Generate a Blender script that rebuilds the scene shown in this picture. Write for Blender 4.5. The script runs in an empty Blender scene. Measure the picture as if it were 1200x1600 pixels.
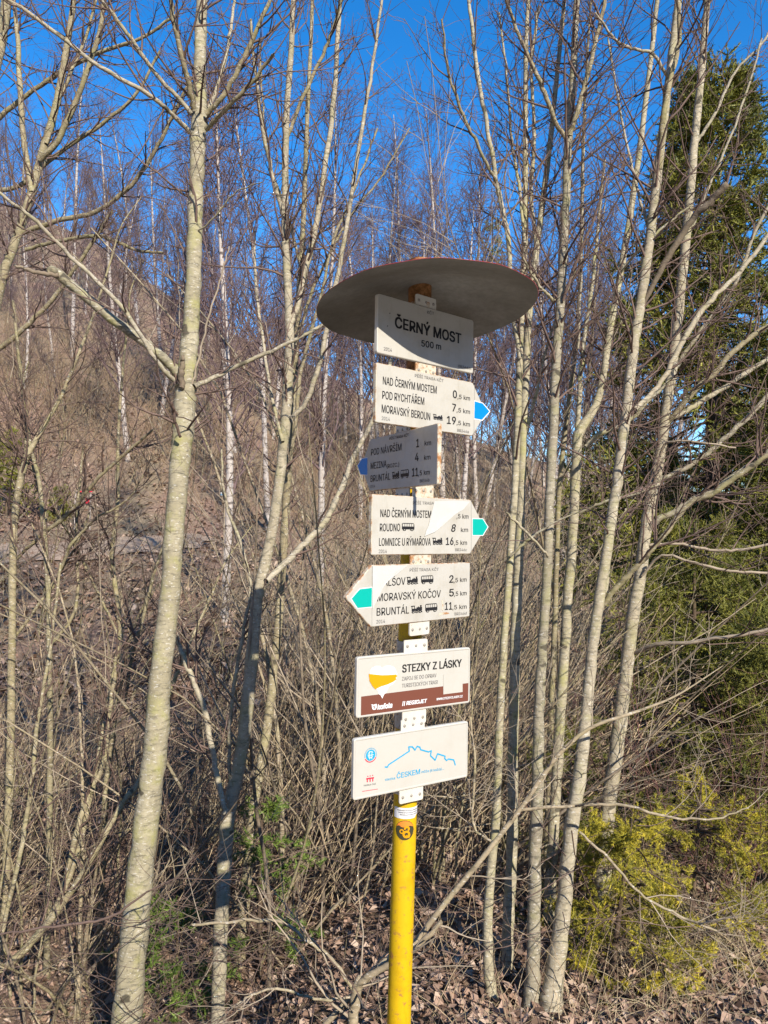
import bpy, bmesh, math, random
import numpy as np
from mathutils import Vector, Matrix

S = bpy.context.scene
COL = S.collection
R_ = math.radians

# ------------------------------------------------------------------ camera, sky, sun, exposure
EYE = 1.55
F = 1150.0                      # focal length in pixels of the 1200 x 1600 photograph
PITCH, ROLL = R_(1.588), R_(-0.832)
SUN_AZ, SUN_EL = R_(27.0), R_(32.5)   # azimuth: to the right of straight behind the camera

_c, _s = math.cos(PITCH), math.sin(PITCH)
FWD = Vector((0, _c, _s)); UP0 = Vector((0, -_s, _c)); RT0 = Vector((1, 0, 0))
RT = RT0 * math.cos(ROLL) - UP0 * math.sin(ROLL)
UP = RT0 * math.sin(ROLL) + UP0 * math.cos(ROLL)
EYE_P = Vector((0, 0, EYE))
cam = bpy.data.cameras.new('camera')
cam.sensor_fit = 'VERTICAL'; cam.sensor_height = 36.0; cam.sensor_width = 27.0
cam.lens = F / 1600 * 36; cam.clip_start = 0.05; cam.clip_end = 1000
cam_o = bpy.data.objects.new('camera', cam); COL.objects.link(cam_o)
m = Matrix((RT, UP, -FWD)).transposed().to_4x4(); m.translation = EYE_P
cam_o.matrix_world = m
S.camera = cam_o

world = bpy.data.worlds.new('World'); S.world = world; world.use_nodes = True
nt = world.node_tree
sky = nt.nodes.new('ShaderNodeTexSky'); sky.sky_type = 'NISHITA'; sky.sun_disc = False
sky.sun_elevation = SUN_EL; sky.sun_rotation = math.pi - SUN_AZ
sky.altitude = 600; sky.air_density = 1.0; sky.dust_density = 0.2; sky.ozone_density = 3.0
deep = nt.nodes.new('ShaderNodeHueSaturation')            # the clear, deep blue of a dry early spring sky
deep.inputs['Saturation'].default_value = 1.36; deep.inputs['Value'].default_value = 1.45; deep.inputs['Hue'].default_value = .503
nt.links.new(sky.outputs[0], deep.inputs['Color']); nt.links.new(deep.outputs[0], nt.nodes['Background'].inputs[0])
nt.nodes['Background'].inputs[1].default_value = 0.13

sun = bpy.data.lights.new('sun', 'SUN'); sun.energy = 5.0; sun.angle = R_(0.5); sun.color = (1.0, 0.945, 0.85)
sun_o = bpy.data.objects.new('sun', sun); COL.objects.link(sun_o)
SUN_DIR = Vector((math.sin(SUN_AZ) * math.cos(SUN_EL), -math.cos(SUN_AZ) * math.cos(SUN_EL), math.sin(SUN_EL)))
sun_o.rotation_euler = SUN_DIR.to_track_quat('Z', 'Y').to_euler()
sun_o.location = SUN_DIR * 30

S.view_settings.view_transform = 'Standard'; S.view_settings.look = 'None'
S.view_settings.exposure = 0.55; S.view_settings.gamma = 1.0
S.view_settings.use_curve_mapping = False
S.cycles.max_bounces = 3; S.cycles.diffuse_bounces = 2; S.cycles.glossy_bounces = 1
S.cycles.use_adaptive_sampling = True; S.cycles.adaptive_threshold = .02
S.cycles.use_denoising = True

# ------------------------------------------------------------------ helpers
def at(px, py, y):
    """world point seen at pixel (px, py) of the photograph at distance y along +Y"""
    d = FWD + RT * ((px - 600) / F) + UP * ((800 - py) / F)
    return EYE_P + d * (y / d.y)

def obj(name, me, parent=None, loc=None, rot=None):
    o = bpy.data.objects.new(name, me); COL.objects.link(o)
    if parent is not None: o.parent = parent
    if loc is not None: o.location = loc
    if rot is not None: o.rotation_euler = rot
    return o

def tag(o, label, cat=None, group=None, kind=None):
    o['label'] = label
    if cat: o['category'] = cat
    if group: o['group'] = group
    if kind: o['kind'] = kind
    return o

def empty(name, loc, rz=0):
    o = bpy.data.objects.new(name, None); COL.objects.link(o)
    o.location = loc; o.rotation_euler = (0, 0, rz); o.empty_display_size = 0.1
    return o

def mesh_np(name, V, Fq, mat, smooth=True):
    V = np.ascontiguousarray(V, dtype=np.float32).reshape(-1, 3); Fq = np.asarray(Fq, dtype=np.int32)
    k = Fq.shape[1]; n = len(Fq)
    me = bpy.data.meshes.new(name)
    me.vertices.add(len(V)); me.vertices.foreach_set('co', V.ravel())
    me.loops.add(n * k); me.loops.foreach_set('vertex_index', Fq.ravel())
    me.polygons.add(n)
    me.polygons.foreach_set('loop_start', np.arange(n, dtype=np.int32) * k)
    me.polygons.foreach_set('use_smooth', np.full(n, smooth, dtype=bool))
    me.update(calc_edges=True)
    me.materials.append(mat)
    return me

def mesh_py(name, V, Fc, mat, smooth=False):
    me = bpy.data.meshes.new(name); me.from_pydata([tuple(v) for v in V], [], [tuple(f) for f in Fc]); me.update()
    if smooth:
        for p in me.polygons: p.use_smooth = True
    me.materials.append(mat)
    return me

def nrm(a):
    return a / np.maximum(np.linalg.norm(a, axis=-1, keepdims=True), 1e-9)

class Tubes:
    """collects batches of tapered tubes into one mesh"""
    def __init__(s): s.V = []; s.F = []; s.n = 0
    def add(s, P, R, sides=4, rough=0.0, rng=None):
        P = np.asarray(P, float); R = np.asarray(R, float)
        if P.ndim == 2: P = P[None]; R = R[None]
        M, N = P.shape[:2]
        T = nrm(np.gradient(P, axis=1))
        rng = rng or np.random.default_rng(1)
        n = rng.normal(size=(M, 3)); B = []
        for i in range(N):
            t = T[:, i]; n = nrm(n - (n * t).sum(-1, keepdims=True) * t); B.append(n)
        Nn = np.stack(B, 1); Bn = np.cross(T, Nn)
        a = np.arange(sides) / sides * 2 * np.pi
        rr = R[:, :, None, None] * np.ones((1, 1, sides, 1))
        if rough: rr = rr * (1 + rough * rng.normal(size=(M, N, sides, 1)))
        V = P[:, :, None] + rr * (np.cos(a)[:, None] * Nn[:, :, None] + np.sin(a)[:, None] * Bn[:, :, None])
        base = s.n + (np.arange(M) * N * sides)[:, None, None] + (np.arange(N - 1) * sides)[None, :, None]
        j = np.arange(sides)[None, None]; k = (j + 1) % sides
        Fq = np.stack([base + j, base + k, base + k + sides, base + j + sides], -1).reshape(-1, 4)
        s.V.append(V.reshape(-1, 3)); s.F.append(Fq); s.n += M * N * sides
    def mesh(s, name, mat):
        return mesh_np(name, np.concatenate(s.V), np.concatenate(s.F), mat)

def spline(pts, n):
    """Catmull-Rom resample of (k,d) points"""
    p = np.asarray(pts, float); k = len(p)
    if k == 2: p = np.stack([p[0], (p[0] + p[1]) / 2, p[1]]); k = 3
    q = np.concatenate([[2 * p[0] - p[1]], p, [2 * p[-1] - p[-2]]])
    u = np.linspace(0, k - 1 - 1e-6, n); i = u.astype(int); f = (u - i)[:, None]
    a, b, c, d = q[i], q[i + 1], q[i + 2], q[i + 3]
    return 0.5 * (2 * b + (c - a) * f + (2 * a - 5 * b + 4 * c - d) * f ** 2 + (3 * b - a - 3 * c + d) * f ** 3)

def spawn(rng, P, R, k, t=(.2, 1.), ang=(30, 60), L=(.3, .6), n=5, rf=.6, rmin=.0010, rmax=9., up=.1, wig=.12, short=.5, bias=(0, 0, 0), tip=.35):
    """k children on each tube of a batch: returns their points and radii"""
    P = np.asarray(P, float); R = np.asarray(R, float)
    if P.ndim == 2: P = P[None]; R = R[None]
    M, N = P.shape[:2]
    idx = np.repeat(np.arange(M), k); m = len(idx)
    tt = rng.uniform(t[0], t[1], m); f = np.clip(tt * (N - 1), 0, N - 1.001); i = f.astype(int); w = (f - i)[:, None]
    pos = P[idx, i] * (1 - w) + P[idx, i + 1] * w
    rp = R[idx, i] * (1 - w[:, 0]) + R[idx, i + 1] * w[:, 0]
    T = nrm(P[idx, i + 1] - P[idx, i])
    r = rng.normal(size=(m, 3)); pe = nrm(r - (r * T).sum(-1, keepdims=True) * T)
    a = np.radians(rng.uniform(ang[0], ang[1], m))[:, None]
    d = np.cos(a) * T + np.sin(a) * pe
    Ls = rng.uniform(L[0], L[1], m) * (1 - short * tt); seg = (Ls / (n - 1))[:, None]
    pts = [pos]; b = np.array(bias, float) + np.array([0, 0, up])
    for j in range(n - 1):
        d = nrm(d + b + wig * rng.normal(size=(m, 3))); pos = pos + d * seg; pts.append(pos)
    r0 = np.clip(rp * rf * rng.uniform(.7, 1.1, m), rmin, rmax)
    rad = r0[:, None] * np.linspace(1, tip, n)[None]
    return np.stack(pts, 1), np.maximum(rad, rmin * .6)

def smooth01(a, b, x):
    t = np.clip((x - a) / (b - a), 0, 1); return t * t * (3 - 2 * t)

# ------------------------------------------------------------------ materials
def mat(name, rough=.8, spec=.2):
    m = bpy.data.materials.new(name); m.use_nodes = True
    b = m.node_tree.nodes['Principled BSDF']
    b.inputs['Roughness'].default_value = rough; b.inputs['Specular IOR Level'].default_value = spec
    return m, m.node_tree.nodes, m.node_tree.links, b

def rgb(c): return (c[0], c[1], c[2], 1)

def coords(N, L, scale=(1, 1, 1), kind='Object'):
    tc = N.new('ShaderNodeTexCoord'); mp = N.new('ShaderNodeMapping'); mp.inputs['Scale'].default_value = scale
    L.new(tc.outputs[kind], mp.inputs[0]); return mp.outputs[0]

def noise(N, L, vec, scale, detail=4, rough=.6):
    n = N.new('ShaderNodeTexNoise'); n.inputs['Scale'].default_value = scale; n.inputs['Detail'].default_value = detail
    n.inputs['Roughness'].default_value = rough
    if vec is not None: L.new(vec, n.inputs['Vector'])
    return n.outputs[0]

def ramp(N, L, fac, stops):
    r = N.new('ShaderNodeValToRGB'); e = r.color_ramp.elements
    while len(e) < len(stops): e.new(.5)
    for k, (p, c) in enumerate(stops): e[k].position = p; e[k].color = rgb(c) if len(c) == 3 else c
    L.new(fac, r.inputs[0]); return r.outputs[0]

def mix(N, L, fac, a, b, mode='MIX'):
    x = N.new('ShaderNodeMix'); x.data_type = 'RGBA'; x.blend_type = mode
    for s, v in ((0, fac), (6, a), (7, b)):
        if hasattr(v, 'links'): L.new(v, x.inputs[s])
        else: x.inputs[s].default_value = v if s == 0 else rgb(v)
    return x.outputs[2]

def bump(N, L, b, h, strength=.3, dist=.01):
    x = N.new('ShaderNodeBump'); x.inputs['Strength'].default_value = strength; x.inputs['Distance'].default_value = dist
    L.new(h, x.inputs['Height']); L.new(x.outputs[0], b.inputs['Normal'])

def plain(name, c, rough=.6, spec=.3, var=0.0, scale=20):
    m, N, L, b = mat(name, rough, spec)
    if var:
        n = noise(N, L, coords(N, L), scale)
        L.new(ramp(N, L, n, [(.3, [v * (1 - var) for v in c]), (.7, [min(1, v * (1 + var)) for v in c])]), b.inputs['Base Color'])
    else: b.inputs['Base Color'].default_value = rgb(c)
    return m

def bark(name, c1, c2, moss=(.26, .25, .07), moss_amt=.5, band=90, dark=(.06, .05, .035), spots=True, bstr=.35):
    m, N, L, b = mat(name, .82, .2)
    v = coords(N, L)
    big = noise(N, L, v, 5, 3)
    fine = noise(N, L, v, 60, 4)
    col = mix(N, L, ramp(N, L, big, [(.35, (0, 0, 0)), (.65, (1, 1, 1))]), c1, c2)
    col = mix(N, L, ramp(N, L, fine, [(.35, (.7, .7, .7)), (.62, (0, 0, 0))]), col, [x * .62 for x in c1])
    vs = coords(N, L, (1.0, 1.0, 4.2))
    bands = noise(N, L, vs, band * .22, 4, .75)
    col = mix(N, L, ramp(N, L, bands, [(.52, (0, 0, 0)), (.64, (.95, .95, .95))]), col, [x * .40 for x in c1])
    scar = noise(N, L, coords(N, L, (1, 1, .55)), 21, 5, .75)
    col = mix(N, L, ramp(N, L, scar, [(.60, (0, 0, 0)), (.68, (.7, .7, .7))]), col, [x * .5 for x in c2])
    oi_ = N.new('ShaderNodeObjectInfo')
    col = mix(N, L, 1.0, col, ramp(N, L, oi_.outputs['Random'], [(0, (.80, .80, .78)), (.5, (1, .98, .93)), (1, (1.0, 1.0, 1.0))]), 'MULTIPLY')
    if spots:
        vp = coords(N, L, (1, 1, 2.6))
        sp = noise(N, L, vp, 55, 2)
        col = mix(N, L, ramp(N, L, sp, [(.62, (0, 0, 0)), (.67, (.55, .55, .55))]), col, (.66, .62, .54))
    mo = noise(N, L, v, 9, 5, .7)
    col = mix(N, L, ramp(N, L, mo, [(.5, (0, 0, 0)), (.68, (moss_amt,) * 3)]), col, moss)
    kn = noise(N, L, coords(N, L, (1, 1, 1.5)), 10, 2)
    col = mix(N, L, ramp(N, L, kn, [(.655, (0, 0, 0)), (.70, (.85, .85, .85))]), col, dark)
    L.new(col, b.inputs['Base Color'])
    h = mix(N, L, .5, bands, fine)
    bump(N, L, b, h, min(1, bstr * 1.7), .006)
    return m

M = {}
M['bark_pale'] = bark('bark_pale', (.46, .40, .29), (.365, .305, .215), moss_amt=.4)
M['bark_moss'] = bark('bark_moss', (.46, .405, .285), (.35, .30, .195), moss=(.33, .31, .10), moss_amt=.7)
M['bark_grey'] = bark('bark_grey', (.42, .34, .23), (.29, .225, .145), moss_amt=.25, band=60)
M['bark_olive'] = bark('bark_olive', (.39, .33, .205), (.27, .215, .125), moss_amt=.4, band=70)
M['bark_dead'] = bark('bark_dead', (.30, .24, .18), (.20, .15, .10), moss_amt=.1, band=20, bstr=.8, spots=False)
M['bark_spruce'] = bark('bark_spruce', (.16, .11, .075), (.10, .07, .05), moss_amt=.2, band=30, spots=False)
M['wood_raw'] = plain('wood_raw', (.42, .30, .20), .9, .1, .35, 60)
M['twig_tan'] = plain('twig_tan', (.34, .27, .19), .8, .2, .3, 6)
M['twig_brown'] = plain('twig_brown', (.15, .10, .078), .8, .2, .3, 6)
M['twig_red'] = plain('twig_red', (.17, .085, .07), .6, .3, .3, 6)
M['twig_purple'] = plain('twig_purple', (.15, .10, .095), .8, .2, .3, 2)
M['twig_rust'] = plain('twig_rust', (.30, .21, .13), .85, .15, .35, 3)
M['dead_stem'] = plain('dead_stem', (.47, .355, .22), .85, .15, .35, 4)
M['straw'] = plain('straw', (.48, .39, .23), .8, .2, .3, 5)

def birch_bark():
    m, N, L, b = mat('birch_bark', .75, .2)
    v = coords(N, L, (1, 1, 5)); n = noise(N, L, v, 3.2, 4, .65)
    col = mix(N, L, ramp(N, L, n, [(.54, (0, 0, 0)), (.60, (1, 1, 1))]), (.47, .41, .355), (.09, .07, .06))
    n2 = noise(N, L, coords(N, L), .7, 3)
    col = mix(N, L, ramp(N, L, n2, [(.45, (0, 0, 0)), (.7, (.6, .6, .6))]), col, (.30, .22, .17))
    L.new(col, b.inputs['Base Color']); return m
M['birch'] = birch_bark()

def needles(name, a, c, scale=3.0, mid=None):
    m, N, L, b = mat(name, .55, .3)
    n = noise(N, L, coords(N, L), scale, 3)
    g = N.new('ShaderNodeNewGeometry')
    f = N.new('ShaderNodeMath'); f.operation = 'MULTIPLY_ADD'; f.inputs[1].default_value = .35; L.new(g.outputs['Random Per Island'], f.inputs[0])
    f2 = N.new('ShaderNodeMath'); f2.operation = 'MULTIPLY_ADD'; f2.inputs[1].default_value = .9; f2.inputs[2].default_value = -.15
    L.new(n, f2.inputs[0]); L.new(f2.outputs[0], f.inputs[2])
    L.new(ramp(N, L, f.outputs[0], [(.25, a), (.5, mid or [(p + q) / 2 for p, q in zip(a, c)]), (.74, c)]), b.inputs['Base Color'])
    try:
        b.inputs['Subsurface Weight'].default_value = 0
    except Exception: pass
    return m
M['needle_olive'] = needles('needle_olive', (.07, .085, .014), (.30, .275, .042), 1.8)
M['needle_green'] = needles('needle_green', (.07, .085, .017), (.29, .265, .045), 2.5)
M['needle_yellow'] = needles('needle_yellow', (.12, .125, .02), (.80, .61, .05), 5, (.38, .33, .038))
M['needle_dark'] = needles('needle_dark', (.07, .12, .022), (.19, .25, .045), 4)

def ground_mat():
    m, N, L, b = mat('leaf_litter_ground', .95, .1)
    v = coords(N, L)
    a = noise(N, L, v, .6, 5); f = noise(N, L, v, 18, 6, .75); g = noise(N, L, v, 4, 4)
    col = ramp(N, L, f, [(.3, (.11, .07, .05)), (.5, (.28, .175, .125)), (.68, (.44, .30, .22))])
    col = mix(N, L, ramp(N, L, a, [(.4, (0, 0, 0)), (.62, (.8, .8, .8))]), col, (.24, .19, .12))
    col = mix(N, L, ramp(N, L, g, [(.62, (0, 0, 0)), (.75, (.6, .6, .6))]), col, (.12, .12, .04))
    L.new(col, b.inputs['Base Color']); bump(N, L, b, f, .9, .05)
    return m
M['ground'] = ground_mat()
def path_mat():
    m, N, L, b = mat('dirt_path', .95, .1)
    f = noise(N, L, coords(N, L), 9, 6, .7)
    L.new(ramp(N, L, f, [(.3, (.22, .15, .105)), (.55, (.36, .265, .19)), (.75, (.46, .36, .27))]), b.inputs['Base Color'])
    bump(N, L, b, f, .6, .03); return m
M['path'] = path_mat()
M['gravel'] = plain('bounce_gravel', (.40, .37, .32), .95, .1, .3, 30)  # pale surface of the added strip that bounces light upward
def leaf_mat():
    m, N, L, b = mat('dry_leaf', .85, .15)
    g = N.new('ShaderNodeNewGeometry')
    L.new(ramp(N, L, g.outputs['Random Per Island'], [(0, (.12, .075, .05)), (.35, (.25, .155, .105)), (.7, (.36, .235, .165)), (1, (.48, .36, .27))]), b.inputs['Base Color'])
    return m
M['leaf'] = leaf_mat()

def painted(name, c, rust=.0, rough=.42, dirt=.25):
    m, N, L, b = mat(name, rough, .35)
    v = coords(N, L)
    n = noise(N, L, v, 14, 5, .65)
    col = mix(N, L, ramp(N, L, n, [(.48, (0, 0, 0)), (.75, (dirt,) * 3)]), c, [c[0] * .68, c[1] * .62, c[2] * .5])
    st = noise(N, L, coords(N, L, (1, 1, .12)), 70, 4)
    col = mix(N, L, ramp(N, L, st, [(.58, (0, 0, 0)), (.8, (dirt * .8,) * 3)]), col, [c[0] * .7, c[1] * .66, c[2] * .56])
    if rust:
        r = noise(N, L, v, 38, 5, .75)
        col = mix(N, L, ramp(N, L, r, [(.66 - rust * .28, (0, 0, 0)), (.74 - rust * .2, (1, 1, 1))]), col, (.34, .15, .05))
    L.new(col, b.inputs['Base Color'])
    bump(N, L, b, noise(N, L, v, 25, 3), .06, .01)
    return m
M['panel'] = painted('panel_enamel', (.465, .435, .375), 0, dirt=.42)
M['panel_new'] = painted('panel_enamel_clean', (.47, .44, .38), 0, dirt=.14)
M['rim_rust'] = painted('rim_rusty', (.56, .50, .38), .75)
M['rim'] = painted('rim_clean', (.58, .54, .46), .12)
M['plate_rust'] = painted('plate_rusty', (.56, .50, .39), .62)
M['plate'] = painted('plate_clean', (.58, .54, .46), .18)
M['pole'] = painted('pole_yellow', (.60, .375, .006), .38, .42, .7)
M['screw'] = plain('screw_steel', (.28, .25, .21), .45, .5, .3, 400)
M['black'] = plain('print_black', (.018, .017, .018), .5, .3)
M['greyink'] = plain('print_grey', (.16, .15, .14), .6, .3)
M['white'] = plain('print_white', (.70, .69, .68), .4, .4)
M['film'] = plain('film_white', (.53, .51, .465), .3, .5, .03, 30)
M['blue'] = plain('print_blue', (.0, .21, .58), .45, .35)
M['teal'] = plain('print_teal', (.0, .37, .29), .45, .35)
M['cyan'] = plain('print_cyan', (.015, .30, .50), .45, .35)
M['brown'] = plain('print_brown', (.155, .05, .03), .45, .35)
M['yellow'] = plain('print_yellow', (.62, .28, .0), .45, .35)
M['red'] = plain('print_red', (.72, .03, .06), .45, .35)
M['orange'] = plain('print_orange', (.80, .23, .03), .45, .35)
M['darkgreen'] = plain('print_darkgreen', (.05, .045, .02), .5, .35)
def concrete():
    m, N, L, b = mat('canopy_underside', .9, .15)
    v = coords(N, L); a = noise(N, L, v, 4, 5, .6); f = noise(N, L, v, 70, 4, .7)
    col = ramp(N, L, a, [(.3, (.155, .14, .11)), (.5, (.23, .21, .175)), (.7, (.33, .31, .265))])
    col = mix(N, L, ramp(N, L, f, [(.35, (.28, .28, .28)), (.6, (0, 0, 0))]), col, (.12, .105, .08))
    L.new(col, b.inputs['Base Color']); bump(N, L, b, f, .25, .003); return m
M['canopy_under'] = concrete()
M['canopy_top'] = painted('canopy_red', (.30, .03, .04), .5, .6)
M['rustpole'] = painted('pole_rusty', (.15, .06, .012), .8, .6)

# ------------------------------------------------------------------ terrain
_rg = np.random.default_rng(5)
_wav = [(_rg.uniform(.4, 1) * k, _rg.uniform(0, 6.28), _rg.uniform(0, 6.28), a) for k, a in ((.35, .22), (.6, .14), (1.3, .05), (2.3, .03), (4.1, .018), (6.3, .012))]
def ground_z(x, y):
    x = np.asarray(x, float); y = np.asarray(y, float)
    yy = np.maximum(y, 1.0)
    wl = 1 - smooth01(-.28, .42, x / yy)                       # 1 on the left, 0 on the right
    z = np.zeros_like(yy)
    lf = 1 - smooth01(-.7, .35, x)
    z = z - (.32 + .50 * lf) * smooth01(1.9, 2.9, y)           # the ground drops from the road verge
    z = z + wl * .235 * np.clip(y - 4.4, 0, 10.6)
    z = z + .52 * np.clip(-y - 7.5, 0, 40) + .5 * np.clip(np.abs(x) - 13 - .8 * np.clip(y, 0, 200), 0, 40)   # unseen slopes behind and beside the camera, added to block low sky light
    z = z + np.clip(np.where(x < 0, .25 - .72 * x / yy, .25 - .25 * x / yy), .10, .70) * (np.clip(y - 15.6, 0, 36) + .15 * np.clip(y - 51.6, 0, 40))
    z = z + (1 - wl) * -.03 * np.clip(y - 3.2, 0, 12)
    amp = np.clip((y - 1.5) / 10, .18, 2.2)
    for k, p, q, a in _wav: z = z + a * amp * np.sin(k * x + p) * np.sin(k * y * .9 + q)
    return z
def gz(x, y): return float(ground_z(x, y))

def grid(name, xs, ys, zf, material):
    X, Y = np.meshgrid(xs, ys); Z = zf(X, Y); V = np.stack([X, Y, Z], -1)
    ny, nx = X.shape; i = np.arange(ny - 1)[:, None] * nx + np.arange(nx - 1)[None]
    return mesh_np(name, V, np.stack([i, i + 1, i + nx + 1, i + nx], -1).reshape(-1, 4), material)
u = np.linspace(-1, 1, 180); xs = np.sign(u) * (6 * np.abs(u) + 84 * np.abs(u) ** 3)
v = np.linspace(0, 1, 210); ys = -60 + 62 * np.minimum(v / .15, 1) + 25 * np.clip((v - .15) / .85, 0, 1) + 120 * np.clip((v - .15) / .85, 0, 1) ** 3
g = obj('ground', grid('ground', xs, ys, ground_z, M['ground'])); tag(g, 'brown leaf covered forest floor rising into a hillside', kind='structure')

# unseen gravel surface, added to bounce sunlight up onto signs and canopy
xr = np.linspace(-12.5, 12.5, 60); yr = np.linspace(-6.5, 1.15, 24)
g = obj('bounce_road', grid('bounce_road', xr, yr, lambda X, Y: ground_z(X, Y) + .012 + .04 * (1 - ((Y + 2.7) / 3.9) ** 2), M['gravel'])); tag(g, 'unseen pale gravel strip added before the signpost for bounce light', kind='structure')

# dirt path along the foot of the hillside
pc = spline([(-16, 11.2), (-8, 12.0), (-5.6, 13.0), (-4.6, 14.0), (-4.0, 14.7), (-3.5, 15.5)], 60)
tg = nrm(np.gradient(pc, axis=0)); nn = np.stack([-tg[:, 1], tg[:, 0]], -1)
V = []
for k, o_ in enumerate(np.linspace(-1, 1, 9)):
    q = pc + nn * (o_ * .85 * np.clip((59 - np.arange(60)[:, None]) / 14, .05, 1) + .12 * np.sin(np.arange(60)[:, None] * .7 + k))
    V.append(np.stack([q[:, 0], q[:, 1], ground_z(q[:, 0], q[:, 1]) + .03 + .035 * (1 - o_ ** 2)], -1))
V = np.stack(V, 1); i = np.arange(59)[:, None] * 9 + np.arange(8)[None]
p = obj('path', mesh_np('path', V, np.stack([i, i + 1, i + 10, i + 9], -1).reshape(-1, 4), M['path'])); tag(p, 'pale dirt path along the foot of the hillside', kind='structure')

from mathutils.geometry import tessellate_polygon
# ------------------------------------------------------------------ signpost: pole and round canopy
POLE_Y = 1.975; POLE_R = .0315
pole_pts = [at(622.5, 1640, POLE_Y), at(623.5, 1590, POLE_Y), at(631, 1340, POLE_Y), at(640, 1000, POLE_Y), at(648, 700, POLE_Y), at(656, 440, POLE_Y), at(657.5, 408, POLE_Y)]
top = pole_pts[-1]; bot = pole_pts[1]
axis = (top - bot).normalized()
foot = bot - axis * ((bot.z + .12) / axis.z)
post = empty('signpost', (foot.x, foot.y, gz(foot.x, foot.y)))
tag(post, 'yellow steel trail signpost with a round red canopy on top', 'signpost')
def local(p, o): return Vector(p) - o.location
tb = Tubes()
cl = np.array([local(foot.lerp(top, k / 60), post) for k in range(61)]); rr = np.full(61, POLE_R)
k0 = 51
tb.add(cl[:k0 + 1], rr[:k0 + 1], 28)
pole = obj('pole', tb.mesh('pole', M['pole']), post)
tb = Tubes(); tb.add(cl[k0:], rr[k0:] * .999, 28)
o = obj('pole_top', tb.mesh('pole_top', M['rustpole']), post); o['label'] = 'rusty upper end of the pole under the canopy'

# round canopy: shallow cone of sheet metal, seen from below
CC = Vector((.1062, 1.965, .604 + EYE)); CR = .294; SX, SY = .0686, -.0816
def canopy(rings, lift, name, material, flip):
    V = []; Fc = []; n = 96
    for j, (r, h) in enumerate(rings):
        for k in range(n):
            a = 2 * math.pi * k / n; x = r * math.cos(a); y = r * math.sin(a)
            wob = .0025 * math.sin(3 * a + 1) * (r / CR) ** 3 + .0012 * math.sin(11 * a) * (r / CR) ** 6
            V.append(CC + Vector((x, y, x * SX + y * SY + h + lift + wob)) - post.location)
    for j in range(len(rings) - 1):
        for k in range(n):
            q = (j * n + k, j * n + (k + 1) % n, (j + 1) * n + (k + 1) % n, (j + 1) * n + k)
            Fc.append(q if not flip else q[::-1])
    return obj(name, mesh_py(name, V, Fc, material, True), post)
prof = [(.0, .062), (.06, .058), (.15, .036), (.24, .0135), (CR, 0)]
c1 = canopy(prof, 0, 'canopy', M['canopy_under'], False); c1['label'] = 'weathered grey underside of the round canopy'
ct = canopy([(CR, 0), (CR + .001, .0008), (CR - .001, .002), (.24, .0155), (.15, .038), (.06, .060), (0, .064)], 0, 'canopy_top', M['canopy_top'], False)
ct['label'] = 'red painted top and rim of the canopy'

# stickers wrapped round the pole
def pole_frame(py):
    """point on the pole axis seen at image row py, and horizontal directions there"""
    best = min((abs((lambda q: 800 - F * (q - EYE_P).dot(UP) / (q - EYE_P).dot(FWD))(foot.lerp(top, t / 800)) - py), t) for t in range(801))[1]
    return foot.lerp(top, best / 800)
def wrap(name, py, polys2d, material, parent, lift=.0006, turn=0.0):
    """2-D polygons (metres; x along the circumference, z up) laid onto the pole"""
    c = pole_frame(py) - post.location; V = []; Fc = []
    ex = Vector((1, 0, 0)); ey = Vector((0, -1, 0))
    for poly in polys2d:
        b = len(V)
        for x, z in poly:
            a = x / POLE_R + turn
            V.append(c + axis * z + (ex * math.sin(a) + ey * math.cos(a)) * (POLE_R + lift))
        Fc.append(tuple(range(b, b + len(poly))))
    return obj(name, mesh_py(name, V, Fc, material), parent)
def strips(x0, x1, zlo, zhi, n=14):
    """curved patch as vertical strips; zlo/zhi functions of x"""
    out = []
    for k in range(n):
        a = x0 + (x1 - x0) * k / n; b = x0 + (x1 - x0) * (k + 1) / n
        out.append([(a, zlo(a)), (b, zlo(b)), (b, zhi(b)), (a, zhi(a))])
    return out
st = wrap('sticker', 1090 + 828 / 4.8, strips(-.034, .046, lambda x: -.0155 + .003 * (x * 20) ** 2 * 0 + (.006 if x > .03 else 0), lambda x: .0125), M['white'], post)
st['label'] = 'white paper sticker with tiny print near the top of the bare pole'
rs = random.Random(4)
for row in range(3):
    ps = []; x = -.022 + .004 * row
    while x < .036:
        w = rs.uniform(.0012, .0032); ps.append([(x, .0045 - row * .0055), (x + w, .0045 - row * .0055), (x + w, .0072 - row * .0055), (x, .0072 - row * .0055)]); x += w + .0009
    wrap('print_line', 1090 + 828 / 4.8, ps, M['greyink'], st, .0011)
SP = 1090 + 957 / 4.8; RR = .0255
def chord(x): return math.sqrt(max(0, RR * RR - x * x))
def cpatch(cx, cz, r0, r1, a0=0, a1=360, n=24, sx=1.0):
    out = []
    for k in range(n):
        a = R_(a0 + (a1 - a0) * k / n); b = R_(a0 + (a1 - a0) * (k + 1) / n)
        out.append([(cx + sx * r0 * math.cos(a), cz + r0 * math.sin(a)), (cx + sx * r1 * math.cos(a), cz + r1 * math.sin(a)), (cx + sx * r1 * math.cos(b), cz + r1 * math.sin(b)), (cx + sx * r0 * math.cos(b), cz + r0 * math.sin(b))])
    return out
st = wrap('sticker', SP, strips(-RR, RR, lambda x: -chord(x), chord, 22), M['darkgreen'], post)
st['label'] = 'round dark sticker with an orange looped figure on the pole'
wrap('emblem_sky', SP, [[(x, max(z0, .008)), (x2, max(z0b, .008)), (x2, z1b), (x, z1)] for x, z0, z1, x2, z0b, z1b in [(-.0235 + k * .0047, .008 + .004 * math.sin(k), max(.0085, chord(-.0235 + k * .0047) - .0015), -.0235 + (k + 1) * .0047, .008 + .004 * math.sin(k + 1), max(.0085, chord(-.0235 + (k + 1) * .0047) - .0015)) for k in range(10)]], M['orange'], st, .0010)
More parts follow.
